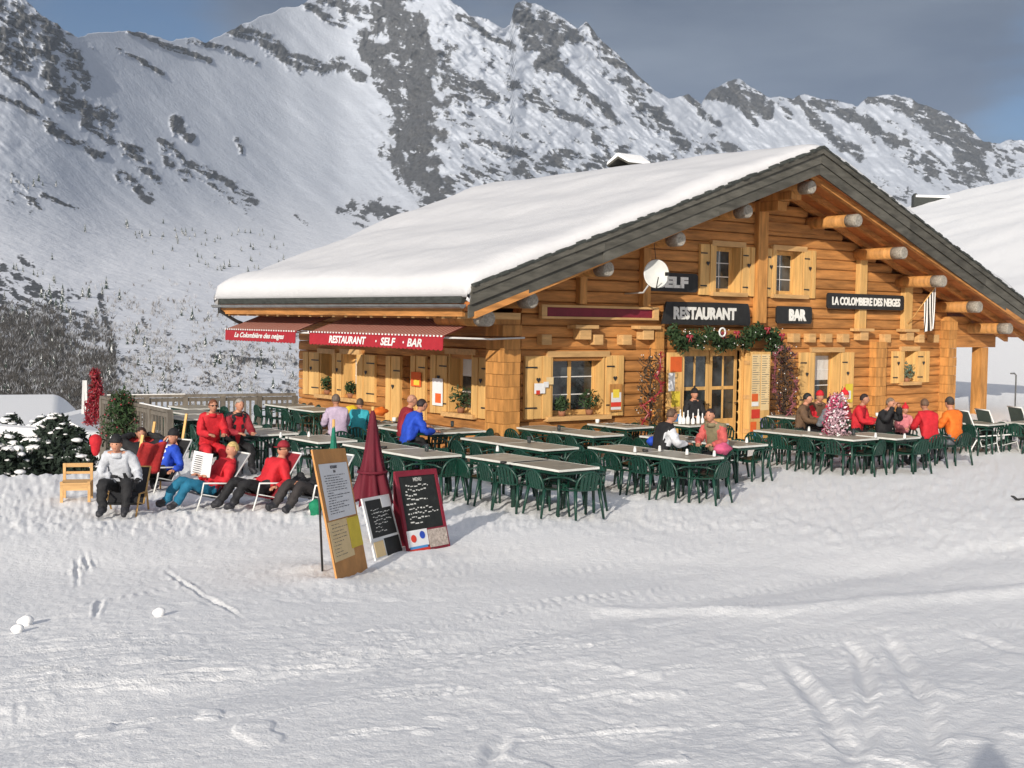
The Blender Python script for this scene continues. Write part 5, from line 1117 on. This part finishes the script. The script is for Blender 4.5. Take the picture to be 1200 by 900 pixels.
def bottle(h=.2, r=.03): return MB().lathe([(r*.9, 0), (r, .01), (r, h*.6), (r*.4, h*.75), (r*.35, h*.98), (r*.2, h)], 12)
for k, (px, py) in enumerate([(797, 497), (801, 497), (806, 497), (812, 497), (818, 496.5), (823, 496)]):
    p = on(2, .72, px, py); h = (.26, .2, .24, .18, .26, .16)[k]; r = empty('bottle', p); tag(r, 'white squeeze bottle in the row on the table by the double door', 'bottle', 'white bottles by the door'); bottle(h, .045).build('body', M_WHITE, r); MB().lathe([(.018, 0), (.015, .05), (.006, .07)], 8).build('cap', M_PAPER, r, (0, 0, h))
for (px, py, lb) in [(744, 528, 'left end of the long salt shaker table'), (773, 527, 'middle of the long salt shaker table'), (805, 531, 'right of the middle on the long salt shaker table'), (837, 533, 'right end of the long salt shaker table'), (852, 519, 'table just right of the bending diners'), (583, 527, 'front table with the corner post behind'), (948, 503.5, 'front right row far table'), (967, 505, 'front right row middle table'), (1026, 511, 'front right row near table'), (329, 511, 'table behind the brown stand'), (362, 510, 'right part of the table behind the brown stand'), (875, 517, 'right half of the table beside the bending diners'), (1060, 512, 'right end of the front right row')]:
    p = on(2, .722, px, py+2); r = empty('salt_shaker', p); tag(r, 'small white shaker standing on the '+lb, 'salt shaker', 'white shakers on the tables'); MB().lathe([(.026, 0), (.03, .01), (.024, .075)], 10).build('body', M_WHITE, r); MB().lathe([(.025, 0), (.02, .02), (.008, .028)], 10).build('lid', M_WMETAL, r, (0, 0, .075))
for (px, py, lb) in [(810, 514, 'table of the bending diners'), (835, 513, 'khaki woman side of the diners table'), (1020, 490, 'red jacket diners table'), (1035, 492, 'middle of the red jacket diners table'), (1050, 494, 'near end of the red jacket diners table'), (440, 494, 'table by the left wall'), (455, 495, 'right half of the table by the left wall'), (715, 497, 'table left of the red tinsel shrub'), (735, 498, 'middle of the table left of the red tinsel shrub')]:
    p = on(2, .722, px, py); r = empty('plate', p); tag(r, 'white plate with food on the '+lb, 'plate'); MB().lathe([(.07, 0), (.12, .018), (.125, .022), (.09, .012), (.001, .008)], 18).build('dish', M_WHITE, r); mb = MB(); leaves(mb, (0, 0, .025), .06, 30, .03, squash=(1, 1, .3)); mb.build('food', c_brn, r)
for (px, py, lb) in [(826, 512, 'diners table near the door'), (1028, 488, 'red jacket diners table'), (1044, 490, 'table before the person in black'), (272, 496, 'table of the red suit woman'), (462, 494, 'blue jacket table'), (700, 496, 'left end of the table beside the red tinsel shrub'), (1013, 489, 'red jacket right of the pink tree'), (949, 483, 'table right of the menu board')]:
    p = on(2, .722, px, py); r = empty('cup', p); tag(r, 'white cup on the '+lb, 'cup'); MB().lathe([(.03, 0), (.042, .02), (.045, .09), (.038, .09), (.034, .02)], 12).build('bowl', M_WHITE, r); MB().tube([(.04, 0, .075), (.07, 0, .06), (.065, 0, .035), (.04, 0, .03)], .006, 5).build('handle', M_WHITE, r)
for (px, py, lb, m_) in [(768, 517, 'blue bag hanging low behind the front long table', c_blue), (847, 526, 'pink scarf on the chair at the right end of the long table', cloth('pink', (.6, .1, .2))), (412, 480, 'yellow rucksack on the table by the aqua child', c_yel), (446, 482, 'orange and white bag on the table by the left wall', c_or), (1108, 470, 'red striped blanket on the sill at the right corner', c_dr)]:
    p = on(2, .80, px, py); mb = MB(); mb.ball((0, 0, 0), .16, 12, 8, 0, (1.2, .7, .65), lambda q: q*(1+.12*math.sin(q.x*40)+.1*math.cos(q.z*50))); thing1('bag' if 'scarf' not in lb and 'blanket' not in lb else 'blanket', lb, 'bag', mb, m_, p)

for (px, py, lb) in [(620, 519, 'table in front of the corner post'), (500, 529, 'table behind the chalkboards'), (655, 505, 'table under the front left window'), (905, 503, 'left end of the front right row'), (1000, 510, 'middle of the front right row'), (350, 504, 'table behind the blond reader'), (530, 500, 'table left of the corner post')]:
    p = on(2, .722, px, py); r = empty('glass', p); tag(r, 'small drinking glass on the '+lb, 'glass'); MB().lathe([(.028, 0), (.034, .01), (.038, .12), (.034, .12), (.03, .015)], 12).build('tumbler', M_GLASS, r); MB().lathe([(.027, .012), (.033, .07)], 12).build('drink', mat('drink_amber', (.35, .16, .03), .2), r)
for (px, py, lb) in [(590, 543, 'nearest table'), (756, 529, 'long salt shaker table'), (450, 525, 'table behind the maroon parasol')]:
    p = on(2, .722, px, py); r = empty('ashtray', p); tag(r, 'small dark ashtray on the '+lb, 'ashtray'); MB().lathe([(.05, 0), (.055, .03), (.045, .03), (.04, .008)], 12).build('bowl', M_DARK, r)
# pink and white tinsel tree on the right terrace
p = on(2, .0, 988, 541); pk = on(2, .72, 988, 510)
deco_tree('conical pink and white tinsel tree standing among the right tables', pk[0], pk[1]+.15, 1.35, .36, M_TINSELP, [('pink_tinsel', mat('hot_pink_tinsel', (.55, .06, .15), .4, .3), 2, .03, 'tinsel'), ('silver_tinsel', M_WHITE, 70, .02, 'b')], .8, 'tinsel_tree', 'tree', z0=.25)

# ================================================================== MENU BOARDS AND PARASOLS
def at_depth(px, py, dep): return Vector(CAM+ray(px, py)*dep)
def depth_of(p): return float((np.array(p)-CAM) @ FW)
class Quad:     # a board given by its four corners (top-left, top-right, bottom-left, bottom-right), with thickness
    def __init__(s, tl, tr, bl, br, back=.22, extra=0):
        B1 = gp(*bl); B2 = gp(*br); d1, d2 = depth_of(B1), depth_of(B2)
        s.bl, s.br = Vector(B1), Vector(B2); s.tl = at_depth(*tl, d1+back); s.tr = at_depth(*tr, d2+back); s.n = (s.br-s.bl).cross(s.tl-s.bl).normalized(); s.o = s.bl.copy()
    def p(s, u, v, off=0): return (s.bl*(1-u)*(1-v)+s.br*u*(1-v)+s.tl*(1-u)*v+s.tr*u*v)+s.n*off-s.o
    def panel(s, parent, name, m, u0, u1, v0, v1, o0, o1):
        P_ = [s.p(u0, v0, o0), s.p(u1, v0, o0), s.p(u1, v1, o0), s.p(u0, v1, o0), s.p(u0, v0, o1), s.p(u1, v0, o1), s.p(u1, v1, o1), s.p(u0, v1, o1)]
        mb = MB(); mb.add(P_, [(0, 1, 2, 3), (7, 6, 5, 4), (0, 4, 5, 1), (1, 5, 6, 2), (2, 6, 7, 3), (3, 7, 4, 0)]); return mb.build(name, m, parent)
    def lines(s, parent, name, m, u0, u1, v0, v1, n, th=.006, wob=.0, off=.016, fill=(.3, 1)):
        mb = MB()
        for k in range(n):
            v = v1-(v1-v0)*(k+.5)/n; u = u0+random.uniform(0, .08)*(u1-u0); e = u0+(u1-u0)*random.uniform(*fill)
            while u < e:
                l_ = random.uniform(.02, .09); q = v+random.uniform(-wob, wob); u2 = min(u+l_, e)
                P_ = [s.p(u, q-th, off), s.p(u2, q-th+random.uniform(-wob, wob)*.5, off), s.p(u2, q+th, off), s.p(u, q+th, off)]
                mb.add(P_, [(0, 1, 2, 3)]); u = u2+random.uniform(.012, .03)
        return tag(mb.build(name, m, parent), kind='stuff')
    def text(s, parent, txt, m, uc, vc, w_, h_, off=.02, bold=.002):
        me = text_mesh(txt, .2, .001, bold, w=w_, h=h_); me.materials.append(m); X = (s.p(1, vc)-s.p(0, vc)).normalized(); N_ = s.n; Y = N_.cross(X); c = s.p(uc, vc, off)
        o = put('lettering', me, parent); o.matrix_local = Matrix(((X.x, Y.x, N_.x, c.x), (X.y, Y.y, N_.y, c.y), (X.z, Y.z, N_.z, c.z), (0, 0, 0, 1)))
q = Quad((366, 527), (404.5, 525), (396, 683), (431, 666), .18); r = empty('menu_stand', q.o); tag(r, 'tall brown menu stand with white, cream and yellow sheets leaning in the snow', 'menu stand')
q.panel(r, 'board', M_CARD, 0, 1, -.02, 1, -.02, 0); q.panel(r, 'menu_sheet', M_PAPER, .08, .94, .455, .885, .002, .006)
q.panel(r, 'cream_sheet', M_CREAM, .03, .66, .145, .445, .002, .005); q.panel(r, 'yellow_sheet', M_YEL, .60, .98, .20, .44, .006, .010)
q.text(r, 'RESTAURANT', M_INK, .5, .855, .25, .035, .009, .001); q.text(r, 'BAR', M_INK, .5, .82, .08, .03, .009, .001)
q.lines(r, 'printed_lines', M_INK, .14, .86, .49, .80, 16, .0028, 0, .009); q.lines(r, 'printed_lines', M_INK, .08, .6, .17, .43, 10, .002, 0, .0075)
a = Vector(gp(378, 672))-q.o; MB().tube([tuple(q.p(.1, .8, -.03)), tuple(a)], .013, 6).build('strut', M_DARK, r); MB().tube([tuple(q.p(.9, .8, -.03)), tuple(a+Vector((.35, -.1, .02)))], .013, 6).build('strut', M_DARK, r)
q = Quad((424, 584.5), (455.6, 578.7), (441, 659), (473.5, 648), .14); r = empty('menu_board', q.o); tag(r, 'white framed black chalkboard standing between the brown stand and the maroon board', 'menu board')
q.panel(r, 'board', M_WHITE, 0, 1, 0, 1, -.02, 0); q.panel(r, 'blackboard', M_BLACKB, .07, .93, .36, .95, .002, .006); q.panel(r, 'blackboard', M_BLACKB, .42, .95, .04, .32, .002, .006); q.panel(r, 'picture', M_CREAM, .05, .38, .06, .30, .002, .006); q.panel(r, 'picture', M_PAPER, .62, .95, .80, .98, .007, .010)
q.lines(r, 'chalk_writing', M_CHALK, .18, .85, .42, .82, 7, .006, .012, .009)
q = Quad((462, 552.7), (510.5, 549), (478, 650), (527, 640), .20); r = empty('menu_board', q.o); tag(r, 'maroon framed folding chalkboard with two ice cream pictures at its foot', 'menu board')
q.panel(r, 'board', M_BLACKB, .06, .94, .27, .93, -.012, 0)
for u0, u1, v0, v1 in ((0, .06, .0, 1), (.94, 1, 0, 1), (.0605, .9395, .93, 1), (.0605, .9395, .0, .27)): q.panel(r, 'frame_bar', M_MAROONP, u0, u1, v0, v1, -.02, .012)
q.text(r, 'MENU', M_CHALK, .5, .885, .16, .05, .004)
q.lines(r, 'chalk_writing', M_CHALK, .14, .9, .33, .84, 9, .007, .014, .003); q.panel(r, 'ice_cream_sign', M_PAPER, .03, .50, .07, .27, .014, .020); q.panel(r, 'ice_cream_sign', M_PBLUE, .05, .46, .02, .075, .021, .025)
q.panel(r, 'picture', mat('photo_beige', (.45, .38, .33), .7, .5, (25, 25, 25)), .52, .97, .03, .25, .014, .018); q.panel(r, 'picture', M_PRED, .02, .5, -.01, .045, .026, .028)
for (u, v, mm) in ((.16, .17, M_PRED), (.37, .2, mat('paper_royal', (.03, .08, .45)))):
    mb = MB(); c = q.p(u, v, .022); X = (q.p(1, v)-q.p(0, v)).normalized(); Y = q.n.cross(X); P_ = [c+X*.05*math.cos(t)+Y*.05*math.sin(t) for t in np.linspace(0, 2*math.pi, 15)[:-1]]; mb.add(P_+[p+q.n*.004 for p in P_], [tuple(range(14, 28))]+[(i, (i+1) % 14, 14+(i+1) % 14, 14+i) for i in range(14)]); mb.build('round_emblem', mm, r)
# rear leaf of the folding board
b1 = q.p(.0, .99, -.02); b2 = q.p(1, .99, -.02); g1 = q.p(0, 0)+Vector((.05, .42, 0)); g2 = q.p(1, 0)+Vector((.05, .42, 0))
mb = MB(); mb.add([b1, b2, g2, g1, b1-Vector((0, .02, 0)), b2-Vector((0, .02, 0)), g2-Vector((0, .02, 0)), g1-Vector((0, .02, 0))], [(0, 1, 2, 3), (7, 6, 5, 4), (0, 4, 5, 1), (1, 5, 6, 2), (2, 6, 7, 3), (3, 7, 4, 0)]); mb.build('rear_leaf', M_MAROONP, r)
def parasol(label, px, py_tip, py_bot, dep, wpx, m_, pole_to=None):
    tip = at_depth(px, py_tip, dep); bot = at_depth(px, py_bot, dep); g0 = gz(tip.x, tip.y); r = empty('closed_parasol', (tip.x, tip.y, 0)); tag(r, label, 'parasol'); h = tip.z; zb = bot.z; rad = wpx/2/CF*dep
    mb = MB(); N_ = 48; rows = 14
    for i in range(rows+1):
        t = i/rows; rr = rad*(.10+.55*t+.38*t**3) if t > 0 else .012
        for j in range(N_):
            a = 2*math.pi*j/N_; f = 1-.38*t*(.5+.5*math.cos(8*a+.5*math.sin(t*4)))+.05*math.sin(3*a+t*6); mb.v.append((rr*f*math.cos(a), rr*f*math.sin(a), h-(h-zb)*t+(.05*math.cos(8*a) if t == 1 else 0)))
    for i in range(rows):
        for j in range(N_): mb.f.append((i*N_+j, i*N_+(j+1) % N_, (i+1)*N_+(j+1) % N_, (i+1)*N_+j)); mb.m.append(0); mb.s.append(True)
    mb.build('cloth', m_, r); MB().tube([(0, 0, -.02), (0, 0, h+.03)], .02, 8).build('pole', W_LIGHT, r)
    MB().tube([(rad*.62*math.cos(a), rad*.62*math.sin(a), zb+(h-zb)*.32) for a in np.linspace(0, 2*math.pi, 17)], .02, 6).build('tie', m_, r)
    return r
parasol('closed maroon parasol standing behind the chalkboards', 437, 479, 588, 16.6, 54, M_MAROON)
parasol('narrow closed green parasol poking up behind the brown menu stand', 391, 494, 560, 16.9, 22, cloth('parasol_green', (.01, .14, .09)))
p = gp(370, 604); mb = MB(); mb.ball((0, 0, .12), .13, 12, 8, 0, (.8, .7, 1.3), lambda q: q*(1+.15*math.sin(q.z*30))); thing1('bag', 'green bag on the snow left of the brown menu stand', 'bag', mb, cloth('bag_green', (.01, .20, .10)), (p[0], p[1], 0))
p = gp(402, 592); mb = MB(); mb.ball((0, 0, .2), .17, 12, 8, 0, (.7, .6, 1.3), lambda q: q*(1+.12*math.sin(q.x*30))); thing1('bag', 'pale sack hanging behind the maroon parasol', 'bag', mb, M_CURT, (p[0]+1.0, p[1]+.6, .1))

# ================================================================== RAILINGS
def railing(label, A_, B_, h, nb, posts, wide=.10):
    A_ = Vector(A_); B_ = Vector(B_); r = empty('railing', A_); tag(r, label, 'railing'); d = B_-A_; u = d.normalized()
    MB().bar((0, 0, h), tuple(d+Vector((0, 0, h))), wide*1.3, .07).build('top_rail', W_FENCE, r); MB().bar((0, 0, h-.10), tuple(d+Vector((0, 0, h-.10))), .05, .09).build('sub_rail', W_FENCE, r); MB().bar((0, 0, .14), tuple(d+Vector((0, 0, .14))), .05, .08).build('bottom_rail', W_FENCE, r)
    mb0 = MB().box((-.025, -.018, .16), (.025, .018, h-.05)); me = mb0.mesh('b', W_FENCE); ang = math.atan2(u.y, u.x)
    for k in range(nb):
        t = (k+.5)/nb; put('baluster', me, r, d*t, (0, 0, ang))
    mb0 = MB().box((-.06, -.06, -.9), (.06, .06, h-.036)); me = mb0.mesh('p', W_FENCE)
    for k in range(posts+1): put('post', me, r, d*(k/posts), (0, 0, ang))
    MB().bar((0, 0, h+.045), tuple(d*.4+Vector((0, 0, h+.045))), wide*.5, .02).build('snow_cap', M_CAPSNOW, r)
    return r
Pn = on(2, .98, 199, 480); Pf = on(2, 1.02, 120, 462); Pb = on(2, 1.02, 346, 459)
railing('weathered wooden balustrade along the left end of the terrace', (Pn[0], Pn[1], 0), (Pf[0], Pf[1], 0), .95, 24, 4)
railing('weathered wooden balustrade along the back edge of the terrace', (Pf[0]+.15, Pf[1]+.1, 0), (Pb[0], Pb[1], 0), .95, 34, 5)
# red gauze decorated tree and shrubs at the end of the terrace
p = gp(106, 548); deco_tree('tall red tinsel wrapped tree at the left end of the terrace', p[0]+.2, p[1]+.2, 1.5, .30, mat('red_gauze', (.30, .02, .03), .6, .5), [('red_tinsel', M_TINSELR, 5, .05, 'tinsel')], .9, 'tinsel_tree', 'tree', taper=.75)
p = gp(128, 540)
r = deco_tree('dark green fir bush between the red tinsel tree and the balustrade', p[0]+.45, p[1]+.4, 1.2, .66, M_LEAF, [('red_berries', M_TINSELR, 40, .02, 'b')], 1.3, 'fir_bush', 'bush', taper=.7)
p = on(2, .55, 112, 512); mb = MB(); mb.ball((0, 0, 0), .2, 12, 8, 0, (.6, .5, 1.1), lambda q: q*(1+.15*math.sin(q.z*20))); thing1('bag', 'bright red bag hanging in the bush beside the red tinsel tree', 'bag', mb, c_red, (p[0], p[1], .42))
p = gp(99, 545); r = empty('ski_pair', (p[0], p[1], 0)); tag(r, 'pair of white skis stood upright beside the red tinsel tree', 'skis')
for k in range(2): MB().bar((k*.1-.05, 0, 0), (k*.06, .05, 1.0), .07, .015, up=(0, 1, 0)).build('ski', M_WHITE, r)

# ================================================================== TREES
def conifer_mesh(h, seed, tiers=9, snow=.25):
    rg = random.Random(seed); mb = MB(); R = h*.27
    for k in range(tiers):
        t = k/tiers; z = h*(.10+.86*t); rr = R*(1-t)**.85*rg.uniform(.85, 1.1)+.02*h; n = 9
        ring = []; off = rg.uniform(0, 6)
        for j in range(n):
            a = off+6.283*j/n; q = rr*rg.uniform(.55, 1.2); z2 = z-h*.075*rg.uniform(.6, 1.3)
            tip = (q*math.cos(a), q*math.sin(a), z2); a1, a2 = a-.42, a+.42; b = .42
            mb.add([(rr*b*math.cos(a1), rr*b*math.sin(a1), z+h*.012), tip, (rr*b*math.cos(a2), rr*b*math.sin(a2), z+h*.012), (0, 0, z+h*.09)], [(0, 1, 3), (1, 2, 3), (0, 2, 1)], 1 if rg.random() < snow else 0)
    mb.add([(.02*h, 0, h*.95), (-.01*h, .017*h, h*.95), (-.01*h, -.017*h, h*.95), (0, 0, h*1.05)], [(0, 1, 3), (1, 2, 3), (2, 0, 3)], 0)
    cm = mb.mesh('crown', [mat('conifer_needles', (.028, .05, .034), .85, .5, (1, 1, 1)), M_CAPSNOW]); tm = MB().tube([(0, 0, -.03*h), (0, 0, h*.5)], [.028*h, .012*h], 6).mesh('trunk', M_TWIG); return cm, tm
CONI = [conifer_mesh(1., k) for k in range(5)]
def conifer(x, y, z, h, label, group='conifers scattered on the far snow slope', wide=1.):
    cm, tm = random.choice(CONI); r = empty('pine_tree', (x, y, z), random.uniform(0, 6)); tag(r, label, 'tree', group); r.scale = (h*wide, h*wide, h); put('crown', cm, r); put('trunk', tm, r); return r
far = [(14, 211), (22, 212), (46, 209), (50, 213), (66, 214), (32, 218), (40, 214), (147, 260), (150, 264), (165, 274), (175, 272), (190, 277), (192, 258), (205, 267), (212, 268), (218, 273), (228, 274), (208, 276), (100, 268), (296, 289),
 (15, 312), (20, 312), (26, 314), (38, 319), (44, 320), (50, 318), (62, 325), (72, 340), (96, 344), (104, 345), (112, 365), (64, 328), (124, 335), (140, 347), (50, 345), (54, 347), (60, 352), (66, 356), (72, 360), (78, 362), (82, 366), (74, 350), (58, 342), (5, 345),
 (230, 297), (236, 300), (241, 306), (252, 299), (262, 311), (270, 309), (290, 314), (303, 312), (296, 303), (332, 302), (245, 372), (212, 366), (150, 400), (170, 402), (160, 388), (225, 372), (253, 420), (258, 423), (265, 428), (272, 424), (190, 442), (128, 440), (170, 460), (300, 440), (320, 452), (205, 470), (280, 455), (60, 300)]
hts = {}
for k, (x, y) in enumerate(far):
    pt, rr = slope_pt(x+random.uniform(-1, 1), y+4); hpx = random.uniform(6, 11) if y < 330 else random.uniform(9, 17)
    if y > 400: hpx = random.uniform(10, 18)
    lab = 'small dark conifer high on the crag slope at far left' if y < 230 else ('small dark conifer in the line across the middle snow slope' if y < 305 else ('dark conifer above the wooded spur at the left' if x < 145 else 'dark conifer among frosted scrub on the lower slope'))
    conifer(pt.x, pt.y, pt.z-.4, hpx/CF*rr, lab, lab.replace('small dark conifer', 'conifers').replace('dark conifer', 'conifers'))
# scattered small ones, up to a further 150 on the slope
for k in range(170):
    q = random.random()
    if q < .3: x, y = random.uniform(150, 340), random.uniform(270, 318)
    elif q < .62: x, y = random.gauss(55, 38), random.gauss(420, 32)
    else: x, y = random.uniform(110, 345), random.uniform(400, 470)
    x = max(-30, x); pt, rr = slope_pt(x, y); conifer(pt.x, pt.y, pt.z-.3, random.uniform(3.5, 7 if y < 330 else 15)/CF*rr, 'tiny dark conifer in the scattered woods on the far slope', 'tiny conifers in the scattered far woods', 1.1)
# bare woodland and frosted scrub as masses
def scrub(name, cnt, sampler, hpx, m_, label_kind=True, leaning=.5):
    vs_ = []; fs_ = []
    for _ in range(cnt):
        x, y = sampler(); pt, rr = slope_pt(x, y); h = RNG.uniform(*hpx)/CF*rr; n = len(vs_)
        for q in range(7):
            a = RNG.uniform(0, 6.28); l_ = h*RNG.uniform(.25, 1); ww = h*.03; dx, dy = math.cos(a), math.sin(a); s_ = RNG.uniform(.1, 1.1)
            b = (pt.x+RNG.uniform(-.15, .15)*h, pt.y+RNG.uniform(-.15, .15)*h, pt.z-.2); t = (b[0]+dx*l_*s_, b[1]+dy*l_*s_, b[2]+l_)
            mid = (b[0]+dx*l_*s_*.4, b[1]+dy*l_*s_*.4, b[2]+l_*.5)
            k = len(vs_); px_, py_ = -dy*ww, dx*ww; vs_ += [(b[0]-px_*.5, b[1]-py_*.5, b[2]), (mid[0]+px_*1.6, mid[1]+py_*1.6, mid[2]), t, (mid[0]-px_*1.6, mid[1]-py_*1.6, mid[2])]; fs_.append((k, k+1, k+2, k+3))
    me = bpy.data.meshes.new(name); me.from_pydata(vs_, [], fs_); me.materials.append(m_); return tag(link(bpy.data.objects.new(name, me)), kind='stuff')
def s_wood():
    while True:
        x = RNG.uniform(-80, 135); y = RNG.uniform(345, 500); t = 350+abs(x-20)*.15
        if y > t+RNG.uniform(0, 60) and float(pn(np.array([x*.05]), np.array([y*.07]))[0]) > RNG.uniform(-.9, .25) and not (x > 75 and y < 420 and RNG.random() < .7): return x, y
def s_slope():
    while True:
        x = RNG.uniform(100, 420); y = RNG.uniform(330, 495)
        if RNG.random() < (y-320)/170 and float(pn(np.array([x*.03]), np.array([y*.06]))[0]) > RNG.uniform(-.5, .3): return x, y
scrub('bare_woodland', 13000, s_wood, (4, 11), mat('bare_twigs', (.085, .078, .07), .9, .4, (.05, .05, .05)))
scrub('bare_woodland_frosted', 3200, s_wood, (4, 11), mat('frosted_twigs', (.36, .37, .39), .9, .3, (.05, .05, .05)))
scrub('frosted_scrub', 3000, s_slope, (3, 8), mat('frosted_scrub_twigs', (.42, .42, .43), .9, .3, (.05, .05, .05)))
scrub('brown_scrub', 1300, s_slope, (3, 8), mat('brown_scrub_twigs', (.16, .14, .12), .9, .4, (.05, .05, .05)))
# snow loaded fir bushes at the left edge of the terrace
def snowbush(px, py, dist, h, wd, label):
    d = ray(px, py); hd = d/np.hypot(d[0], d[1]); p = CAM+hd*dist; g0 = p[2]
    h *= .62; r = empty('snowy_fir_bush', (p[0], p[1], g0)); tag(r, label, 'bush')
    MB().tube([(0, 0, -.6), (0, 0, h*.8)], [.05, .02], 6).build('trunk', M_TWIG, r); mb = MB(); sn = MB()
    for k in range(12):
        t = k/12; rr = wd*(1-t*.8); leaves(mb, (random.uniform(-.1, .1), random.uniform(-.1, .1), h*(.05+.85*t)), rr, 95, .11, squash=(1, 1, .6))
        for q in range(2):
            a = random.uniform(0, 6.28); u = random.uniform(.3, .95)*rr; c0 = Vector((math.cos(a)*u, math.sin(a)*u, h*(.12+.85*t)+.03)); s_ = random.uniform(.04, .15)*wd+.02
            sn.ball(c0, s_, 8, 5, 0, (1.4, 1.2, .5), lambda q_: q_*(1+.25*math.sin(q_.x*19+c0.x*7)+.2*math.sin(q_.y*23+c0.y*5)))
    mb.build('crown', mat('fir_dark', (.022, .036, .024), .8, .5, (9, 9, 9)), r); tag(sn.build('snow_load', M_CAPSNOW, r), kind='stuff'); return r
for a in [(12, 562, 27.5, 1.05, .7, 'snow loaded fir bush at the bottom left corner of the meadow edge'), (34, 548, 28.5, 1.0, .7, 'snow loaded fir bush second from the left picture edge'), (58, 545, 28, .8, .6, 'low snowy bush beside the wooden chair'), (80, 540, 29, 1.35, .7, 'tall green fir bush left of the red tinsel tree'), (8, 535, 33, .9, .8, 'snowy bush behind the corner bush'), (66, 522, 36, 1.4, .8, 'snowy fir bush behind the red tinsel tree'), (50, 512, 60, 1.6, .9, 'lone dark fir standing out on the lower meadow'), (14, 508, 66, 1.7, .8, 'frosted little fir on the lower meadow at far left'), (92, 550, 27.0, .6, .5, 'small snowy bush right behind the wooden chair')]: snowbush(*a)
# snow covered hut roofs below the terrace
def hut(px, py, dist, w_, label, rz):
    d = ray(px, py); hd = d/np.hypot(d[0], d[1]); p = CAM+hd*dist; r = empty('hut', (p[0], p[1], p[2]-1.2), rz); tag(r, label, 'hut')
    MB().box((-w_/2, -w_*.7, -1.5), (w_/2, w_*.7, .85)).build('wall', W_GREY, r)
    MB().prism([(-w_/2-.4, .7), (0, 1.5), (w_/2+.4, .7), (w_/2+.4, .82), (0, 1.64), (-w_/2-.4, .82)], -w_*.8, w_*.8).build('roof', M_ROOFEDGE, r)
    MB().prism([(-w_/2-.42, .83), (0, 1.65), (w_/2+.42, .83), (w_/2+.3, 1.15), (.3, 1.95), (-.3, 1.95), (-w_/2-.3, 1.15)], -w_*.82, w_*.82).build('snow', M_CAPSNOW, r)
hut(45, 528, 44, 3.2, 'small dark hut deep in snow below the terrace at left', R_(25)); hut(86, 505, 55, 3.0, 'second snow covered hut just left of the red tinsel tree', R_(-35)); hut(-6, 533, 50, 3.0, 'snow covered hut cut by the left picture edge', R_(60))
def march(px, py, d0=40, d1=420):
    d = ray(px, py); hd = d/np.hypot(d[0], d[1]); t = np.arange(d0, d1, .5); P_ = CAM[None]+hd[None]*t[:, None]; g = ground_z(P_[:, 0], P_[:, 1]); k = np.argmax(P_[:, 2] < g+.02); return P_[k], t[k]
pt, tt = march(1092, 236, 120); r = empty('hut', (pt[0], pt[1], pt[2]-.1), -YAW+.1); tag(r, 'low dark barn with snowy roof alone on the hill behind the chalet', 'hut'); k = tt/CF
MB().box((-20*k, -3*k, -1), (18*k, 4*k, 4.6*k)).build('wall', M_ROOFEDGE, r); MB().box((-20*k, -3.6*k, 4.6*k+.01), (18*k, 4.5*k, 7.0*k)).build('snow', M_CAPSNOW, r); MB().prism([(-22*k, -1), (-17*k, -1), (-17*k, 6*k), (-19.5*k, 9*k), (-22*k, 6*k)], -3.5*k, 3.6*k).build('gable', M_ROOFEDGE, r)
# thin pole by the loungers
p = on(2, 0, 1188, 520); r = empty('marker_pole', (p[0], p[1], 0)); tag(r, 'thin bent metal pole rising by the loungers at right', 'pole'); MB().tube([(0, 0, 0), (0, 0, 1.75), (-.12, -.02, 1.80), (-.3, -.03, 1.80)], .022, 6).build('tube', M_GUTTER, r)
# dark ski tip at the right edge
p = gp(1192, 587); mb = MB(); mb.bar((0, 0, .02), (.5, -.1, .03), .07, .03); mb.bar((-.12, .02, .09), (0, 0, .02), .07, .02); thing1('ski', 'dark ski lying on the snow at the right picture edge', 'ski', mb, M_DARK, tuple(p))
for px, py, s_, lb in [(186, 722, .05, 'round snow clod with a dark shadow at lower left'), (30, 733, .06, 'larger broken snow clod near the left edge'), (20, 741, .045, 'smaller snow clod beside the broken one')]:
    p = gp(px, py); mb = MB(); mb.ball((0, 0, 0), s_, 14, 9, 0, (1.2, .9, .75), lambda q: q*(1+.16*math.sin(q.x*50+1)+.14*math.cos(q.y*60)+.1*math.sin(q.z*70))); thing1('snow_clod', lb, 'snow clod', mb, M_CAPSNOW, (p[0], p[1], p[2]+s_*.55))

# ================================================================== HAZE
hz = MB().box((-3150, -3150, -900), (5200, 4800, 900)); m = bpy.data.materials.new('haze'); m.use_nodes = True; N = m.node_tree.nodes; N.remove(N['Principled BSDF'])
v = N.new('ShaderNodeVolumePrincipled'); v.inputs['Density'].default_value = 9e-5; v.inputs['Color'].default_value = (.72, .84, 1, 1); v.inputs['Anisotropy'].default_value = .0
m.node_tree.links.new(v.outputs[0], N['Material Output'].inputs['Volume']); tag(hz.build('haze', m), kind='stuff')
